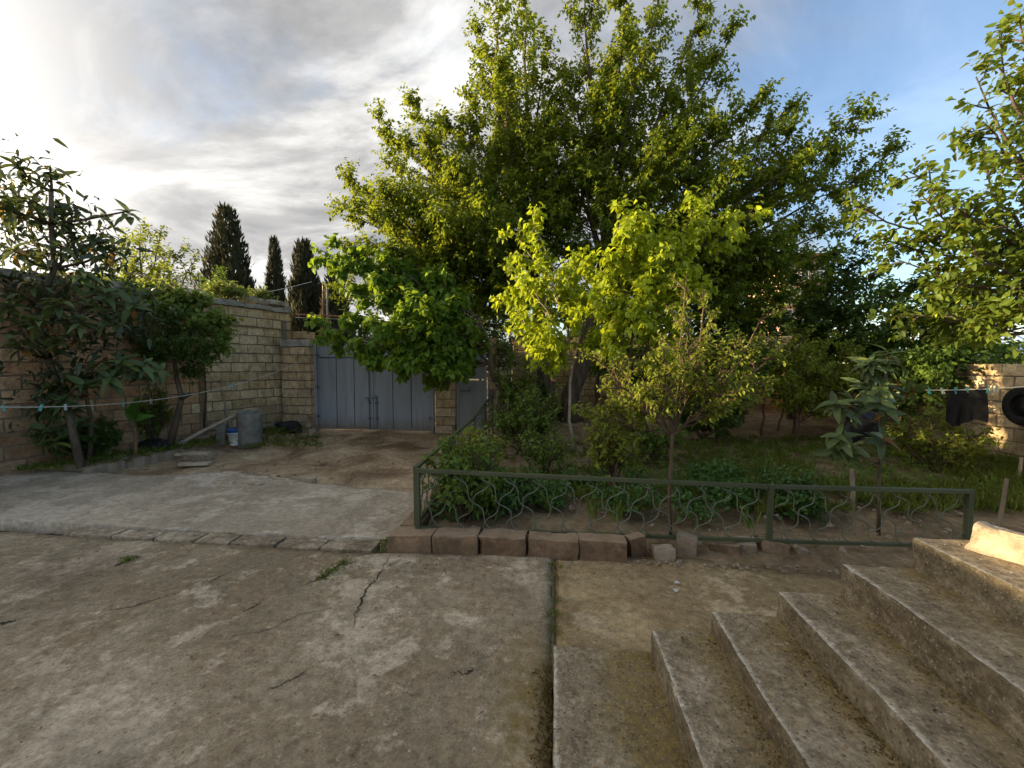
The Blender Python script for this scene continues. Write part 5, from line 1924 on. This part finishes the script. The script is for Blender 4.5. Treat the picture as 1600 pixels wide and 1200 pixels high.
LA, LB = A(-160, 630, 3.6), A(486, 557, 9.08)
line = cable(LA, LB, 0.42, 0, 40)
m = MB()
m.tube(line, 0.0055, 5)
thing('washing_line', 'pale washing line sagging across the yard to the gate pier', 'washing line', m, M['line'])
RA, RB = A(1395, 608, 6.3), A(1760, 588, 4.6)
rline = cable(RA, RB, 0.06, 0, 24)
m = MB()
m.tube(rline, 0.006, 5)
thing('washing_line', 'washing line strung in front of the low right wall', 'washing line', m, M['line'])


def proj_u(p):
    d_ = np.array(p) - CC
    return 800 + 640 * (d_ @ rt) / (d_ @ fw)


def on_line(ln, u):
    us = [proj_u(p) for p in ln]
    return np.array([np.interp(u, us, [p[k] for p in ln]) for k in range(3)])


pegs = [(line, 5, 'peg', 'turquoise peg nearest the left picture edge'), (line, 64, 'peg', 'turquoise peg below the tall loquat'), (line, 102, 'peg_grey', 'faded peg left of the canna on the left line'), (line, 192, 'peg', 'turquoise peg beside the canna leaf'),
        (line, 235, 'peg_grey', 'faded peg right of the canna leaf'), (line, 358, 'peg_grey', 'faded peg above the buckets on the left line'), (line, 364, 'peg', 'dark turquoise peg next to the faded one above the buckets'),
        (rline, 1452, 'peg', 'first turquoise peg from the left on the right line'), (rline, 1472, 'peg_grey', 'faded peg second on the right line'), (rline, 1494, 'peg', 'turquoise peg third on the right line'),
        (rline, 1513, 'peg', 'turquoise peg fourth on the right line'), (rline, 1544, 'peg', 'turquoise peg fifth on the right line'), (rline, 1557, 'peg_grey', 'faded peg last on the right line')]
for k, (ln, u, mk, lab) in enumerate(pegs):
    c = on_line(ln, u)
    m = MB()
    t = 0.11 * random.choice((-1, 1))
    m.bar((-.010, -.004, -.052), (-.004 + t * .05, .004, .034), 0.012, 0.008)
    m.bar((.012, -.004, -.054), (.004 - t * .05, .004, .032), 0.012, 0.008)
    m.tube([(-.012, 0, 0.012), (.012, 0, .012)], 0.006, 6)
    thing('clothes_peg', lab, 'clothes peg', m, M[mk], c, (random.uniform(-.1, .1), random.uniform(-.4, .4), random.uniform(-.3, .3)), 'pegs on the washing lines')

m = MB()  # black sheet under the line, standing in for deep shade behind the foliage
na_, nb_ = 18, 10
for sd_ in (0, 1):
    k0 = len(m.v)
    for j in range(nb_ + 1):
        for i in range(na_ + 1):
            c = on_line(rline, 1484 + 58 * i / na_)
            tt_ = j / nb_
            m.v.append((c[0] + 0.03 * math.sin(i * 1.1 + tt_) * tt_, c[1] + (0.035 * math.sin(i * 0.9 + 2 * tt_) + 0.02) * tt_ + (0.012 if sd_ else -0.006), c[2] + 0.008 - 0.42 * tt_ - 0.05 * math.sin(i * .35) * tt_))
    for j in range(nb_):
        for i in range(na_):
            q0 = k0 + j * (na_ + 1) + i
            m.f.append((q0, q0 + 1, q0 + na_ + 2, q0 + na_ + 1))
M['cloth_black'] = simple('black cloth', (0.006, 0.006, 0.007), (0.016, 0.016, 0.017), 20, 0.95, 0.4)
thing('black_cloth', 'black cloth hanging on the washing line before the right wall', 'cloth', m, M['cloth_black'], smooth=True)

# stakes and the white post in the bed
for u0, v0, u1, v1, Y, r, lab, mk in [(1333, 800, 1331, 733, 4.7, 0.022, 'short square wooden stake behind the right fence panel', 'wood'), (1562, 790, 1573, 748, 4.4, 0.017, 'leaning grey stake right of the fence end', 'wood'),
                                      (793, 668, 793, 620, 7.6, 0.018, 'white plastic post among the rose bushes', 'whitewash'), (1590, 760, 1596, 715, 6.0, 0.02, 'pale stake at the foot of the right wall', 'wood_pale'), (1214, 760, 1216, 752, 5.6, .03, 'short reddish stub in the bed behind the fence', 'kerb')]:
    m = MB()
    a_, b_ = A(u0, v0, Y), A(u1, v1, Y)
    a_[2] = min(a_[2], 0.0)
    m.tube([a_, (a_ + b_) / 2 + np.array([.004, 0, 0]), b_], [r * 1.1, r, r * 0.9], 6)
    thing('stake', lab, 'stake', m, M[mk])
for k, (u, v, lab) in enumerate([(1058, 912, 'torn white paper scrap on the path, upper piece'), (1056, 924, 'torn white paper scrap on the path, lower piece')]):
    g = G(u, v)
    m = MB()
    m.add([(-.022, -.012, .004), (.014, -.016, .010), (.02, .012, .004), (0, .016, .012), (-.016, .01, .006)], [(0, 1, 2, 3, 4)])
    m.add([(-.022, -.012, .002), (.014, -.016, .006), (.02, .012, .001), (0, .016, .009), (-.016, .01, .002)], [(4, 3, 2, 1, 0)])
    thing('paper_scrap', lab, 'paper', m, M['paper'], (g[0], g[1], 0.004), (0, 0, k))

# ------------------------------------------------------------------ low growth, grass and litter
rg = np.random.default_rng(77)


def soil_height(x, y):
    return 0.05 + 0.0 * x


def blades(name, P, n, h, w, lean, m, lab, cat='grass'):
    P = np.repeat(P, n, 0)
    N = len(P)
    pos = P + rg.normal(size=(N, 3)) * np.array([0.025, 0.025, 0])
    ax = rg.normal(size=(N, 3)) * lean
    ax[:, 2] = 1
    nr = rg.normal(size=(N, 3))
    nr[:, 2] *= 0.3
    L = h * rg.uniform(0.4, 1.2, N)
    me = leaf_mesh(name, pos, ax, nr, L, np.full(N, w), rg.random(N) * .96, 0.25)
    o = link(name, me, m)
    return stuff(o, lab, cat)


def crop(name, centers, r, h, n, ll, lw, m, lab):
    C = np.repeat(np.array(centers), n, 0)
    N = len(C)
    d = rg.normal(size=(N, 3))
    d[:, 2] = np.abs(d[:, 2])
    d = unit_rows(d)
    rad = np.sqrt(rg.uniform(0.1, 1, N))[:, None]
    pos = C + d * rad * np.array([r, r, h])
    ax = d * np.array([1, 1, 0.2]) + rg.normal(size=(N, 3)) * 0.35
    nr = d + np.array([0, 0, 0.8]) + rg.normal(size=(N, 3)) * 0.35
    L = ll * rg.uniform(0.6, 1.3, N)
    me = leaf_mesh(name, pos, ax, nr, L, L * lw, rg.random(N) * .96, 0.15, True)
    return stuff(link(name, me, m), lab, 'plants')


cs = []
for i in range(46):
    u = rg.uniform(790, 1200)
    v = rg.uniform(742, 796) - 0.02 * abs(u - 900)
    g = G(u, v, 0.12)
    cs.append((g[0], g[1], 0.10))
for u, v in [(690, 800), (720, 806), (740, 800), (1080, 800), (1100, 802), (1230, 790), (1255, 785), (1240, 800)]:
    g = G(u, v, 0.1)
    cs.append((g[0], g[1], 0.06))
crop('crop_plants', cs, 0.15, 0.22, 110, 0.055, 0.65, M['leaf_crop'], 'low dark green crop plants in rows behind the fence')
cs = []
for i in range(330):
    u = rg.uniform(860, 1600)
    v = rg.uniform(690, 775)
    g = G(u, v, 0.12)
    cs.append((g[0], g[1], 0.10))
crop('weed_plants', cs, 0.16, 0.11, 45, 0.042, 0.5, M['leaf_rose'], 'low weedy ground cover over the rear of the bed')

P = []
for i in range(2900):
    u = rg.uniform(760, 1640)
    v = rg.uniform(684, 800)
    g = G(u, v, 0.1)
    if rg.random() < (0.9 if u > 980 else 0.25) and mnoise.noise(Vector((g[0] * 1.1, g[1] * 1.1, 5))) > -0.12:
        P.append((g[0], g[1], 0.09))
blades('bed_grass', np.array(P), 13, 0.13, 0.011, 0.5, M['leaf_grass'], 'thin grass and weeds growing over the garden bed')
P = []
for i in range(420):
    t = rg.random()
    x = -7.75 + 0.281 * (rg.uniform(4.9, 9.3) - 4.6)
    y = 4.6 + (x + 7.75) / 0.281
    P.append((x + abs(rg.normal()) * 0.35 + 0.15, y, 0.10))
for i in range(120):
    g = G(rg.uniform(380, 500), rg.uniform(678, 700), 0.03)
    P.append((g[0], g[1], 0.03))
blades('verge_grass', np.array(P), 10, 0.10, 0.008, 0.6, M['leaf_grass'], 'weeds and grass along the foot of the left wall')
P = []
for u, v, n in [(195, 876, 10), (540, 880, 12), (520, 892, 10), (505, 902, 8), (600, 850, 14), (612, 845, 10), (540, 858, 9), (310, 838, 6), (345, 838, 8), (575, 852, 9), (590, 860, 6), (870, 885, 5), (870, 905, 5), (868, 940, 4), (868, 960, 5), (867, 985, 4)]:
    for i in range(n):
        g = G(u + rg.normal() * 5, v + rg.normal() * 1.5, 0.0)
        P.append((g[0], g[1], 0.0))
blades('joint_grass', np.array(P), 9, 0.035, 0.005, 0.9, M['leaf_grass'], 'tiny tufts of grass in the joints of the slabs')

P = []
for i in range(1500):
    st_ = int(rg.integers(0, 6))
    yy_ = rg.uniform(0.7, 2.06)
    if mnoise.noise(Vector((st_ * 3.1, yy_ * 4.0, 2.0))) < -0.1:
        continue
    P.append((SX[st_ + 1] - 0.008 - abs(rg.normal()) * 0.022, yy_, SZ[st_] - 0.003))
for i in range(500):
    P.append((-0.008 - abs(rg.normal()) * 0.03, rg.uniform(0.9, 2.08), 0.0))
M['leaf_moss'] = leaf_mat('dry moss', (0.07, 0.055, 0.016), (0.16, 0.12, 0.03), (0.24, 0.17, 0.04), 0.2)
blades('step_moss', np.array(P), 3, 0.014, 0.007, 1.4, M['leaf_moss'], 'dry yellow moss in the inner corners of the steps', 'moss')

# onion like tufts behind the fence
for k, (u, v, Y, lab) in enumerate([(858, 790, 4.2, 'upright strappy tuft behind the left fence panel, leftmost'), (925, 792, 4.0, 'thin strappy tuft below the red rose stem'), (965, 795, 3.95, 'strappy tuft between two fence wires near the sapling'), (1175, 800, 3.9, 'bright strappy tuft beside the middle fence post'), (1195, 735, 5.6, 'grey green strappy clump in the rear of the bed')]):
    g = A(u, v, Y)
    n_ = 14 if k != 4 else 40
    P = np.repeat(np.array([[0, 0, 0.0]]), n_, 0)
    pos = P + rg.normal(size=(n_, 3)) * np.array([.02, .02, 0]) * (1 if k != 4 else 3)
    ax = rg.normal(size=(n_, 3)) * 0.28
    ax[:, 2] = 1
    L = 0.26 * rg.uniform(0.6, 1.2, n_)
    me = leaf_mesh('leek_plant', pos, ax, rg.normal(size=(n_, 3)), L, np.full(n_, 0.016), rg.random(n_) * .96, 0.2, True)
    o = link('leek_plant', me, M['leaf_vine'] if k != 4 else M['leaf_crop'])
    o.location = (g[0], g[1], 0.06)
    tag(o, lab, 'plant', 'strappy plants in the bed')

# dry leaves and crumbs on the concrete, steps and soil
N = 900
pos = np.zeros((N, 3))
for i in range(N):
    k = rg.random()
    if k < 0.35:
        g = G(rg.uniform(600, 1420), rg.uniform(858, 905), 0.0)
        pos[i] = (g[0], g[1], 0.006)
    elif k < 0.6:
        pos[i] = (rg.uniform(-6, 0), rg.uniform(1.4, 3.3), 0.012)
    elif k < 0.8:
        s_ = rg.integers(0, 6)
        pos[i] = (SX[s_] + rg.uniform(0.12, SX[s_ + 1] - SX[s_]), rg.uniform(0.5, 2.05), SZ[s_] + 0.012)
    else:
        pos[i] = (rg.uniform(-1, 4), rg.uniform(3.6, 5.0), 0.1)
ax = rg.normal(size=(N, 3))
ax[:, 2] *= 0.15
nr = rg.normal(size=(N, 3)) * 0.4
nr[:, 2] = 1
L = rg.uniform(0.008, 0.035, N)
me = leaf_mesh('leaf_litter', pos, ax, nr, L, L * 0.5, rg.random(N), 0.1)
stuff(link('leaf_litter', me, M['litter']), 'dry leaf litter and crumbs on concrete and steps', 'leaf litter')
mbx = MB()
for i in range(700):
    k = rg.random()
    if k < 0.4:
        x, y, z = rg.uniform(-1, 4.5), rg.uniform(3.5, 5.5), 0.075
    elif k < 0.8:
        x, y, z = rg.uniform(-6.8, -1.3), rg.uniform(5.1, 9.0), 0.0
    else:
        x, y, z = rg.uniform(0.6, 3.4), 3.38 - 0.1 * rg.random(), 0.0
    s = rg.uniform(0.006, 0.022) * (1.6 if k < .5 else 1)
    a_ = rg.normal(size=(6, 3)) * 0.25 * s
    base_ = np.array([[s, 0, 0], [-s, 0, 0], [0, s, 0], [0, -s, 0], [0, 0, s * .7], [0, 0, -s * .6]]) + a_ + np.array([x, y, z])
    mbx.add(base_, [(0, 2, 4), (2, 1, 4), (1, 3, 4), (3, 0, 4), (2, 0, 5), (1, 2, 5), (3, 1, 5), (0, 3, 5)])
for i in range(500):
    if i < 260:
        x, y, z = rg.uniform(-6, -0.1), rg.uniform(1.5, 3.25), 0.004
    else:
        st_ = int(rg.integers(0, 6))
        x, y, z = SX[st_] + rg.uniform(0.05, SX[st_ + 1] - SX[st_] - .01), rg.uniform(0.8, 2.05), SZ[st_] + 0.001
    sz_ = rg.uniform(0.002, 0.007)
    base_ = np.array([[sz_, 0, 0], [-sz_, 0, 0], [0, sz_, 0], [0, -sz_, 0], [0, 0, sz_ * .7], [0, 0, -sz_ * .6]]) + rg.normal(size=(6, 3)) * 0.25 * sz_ + np.array([x, y, z])
    mbx.add(base_, [(0, 2, 4), (2, 1, 4), (1, 3, 4), (3, 0, 4), (2, 0, 5), (1, 2, 5), (3, 1, 5), (0, 3, 5)])
stuff(mbx.build('pebbles', M['stone']), 'small clods and pebbles scattered over soil and drive', 'pebbles')
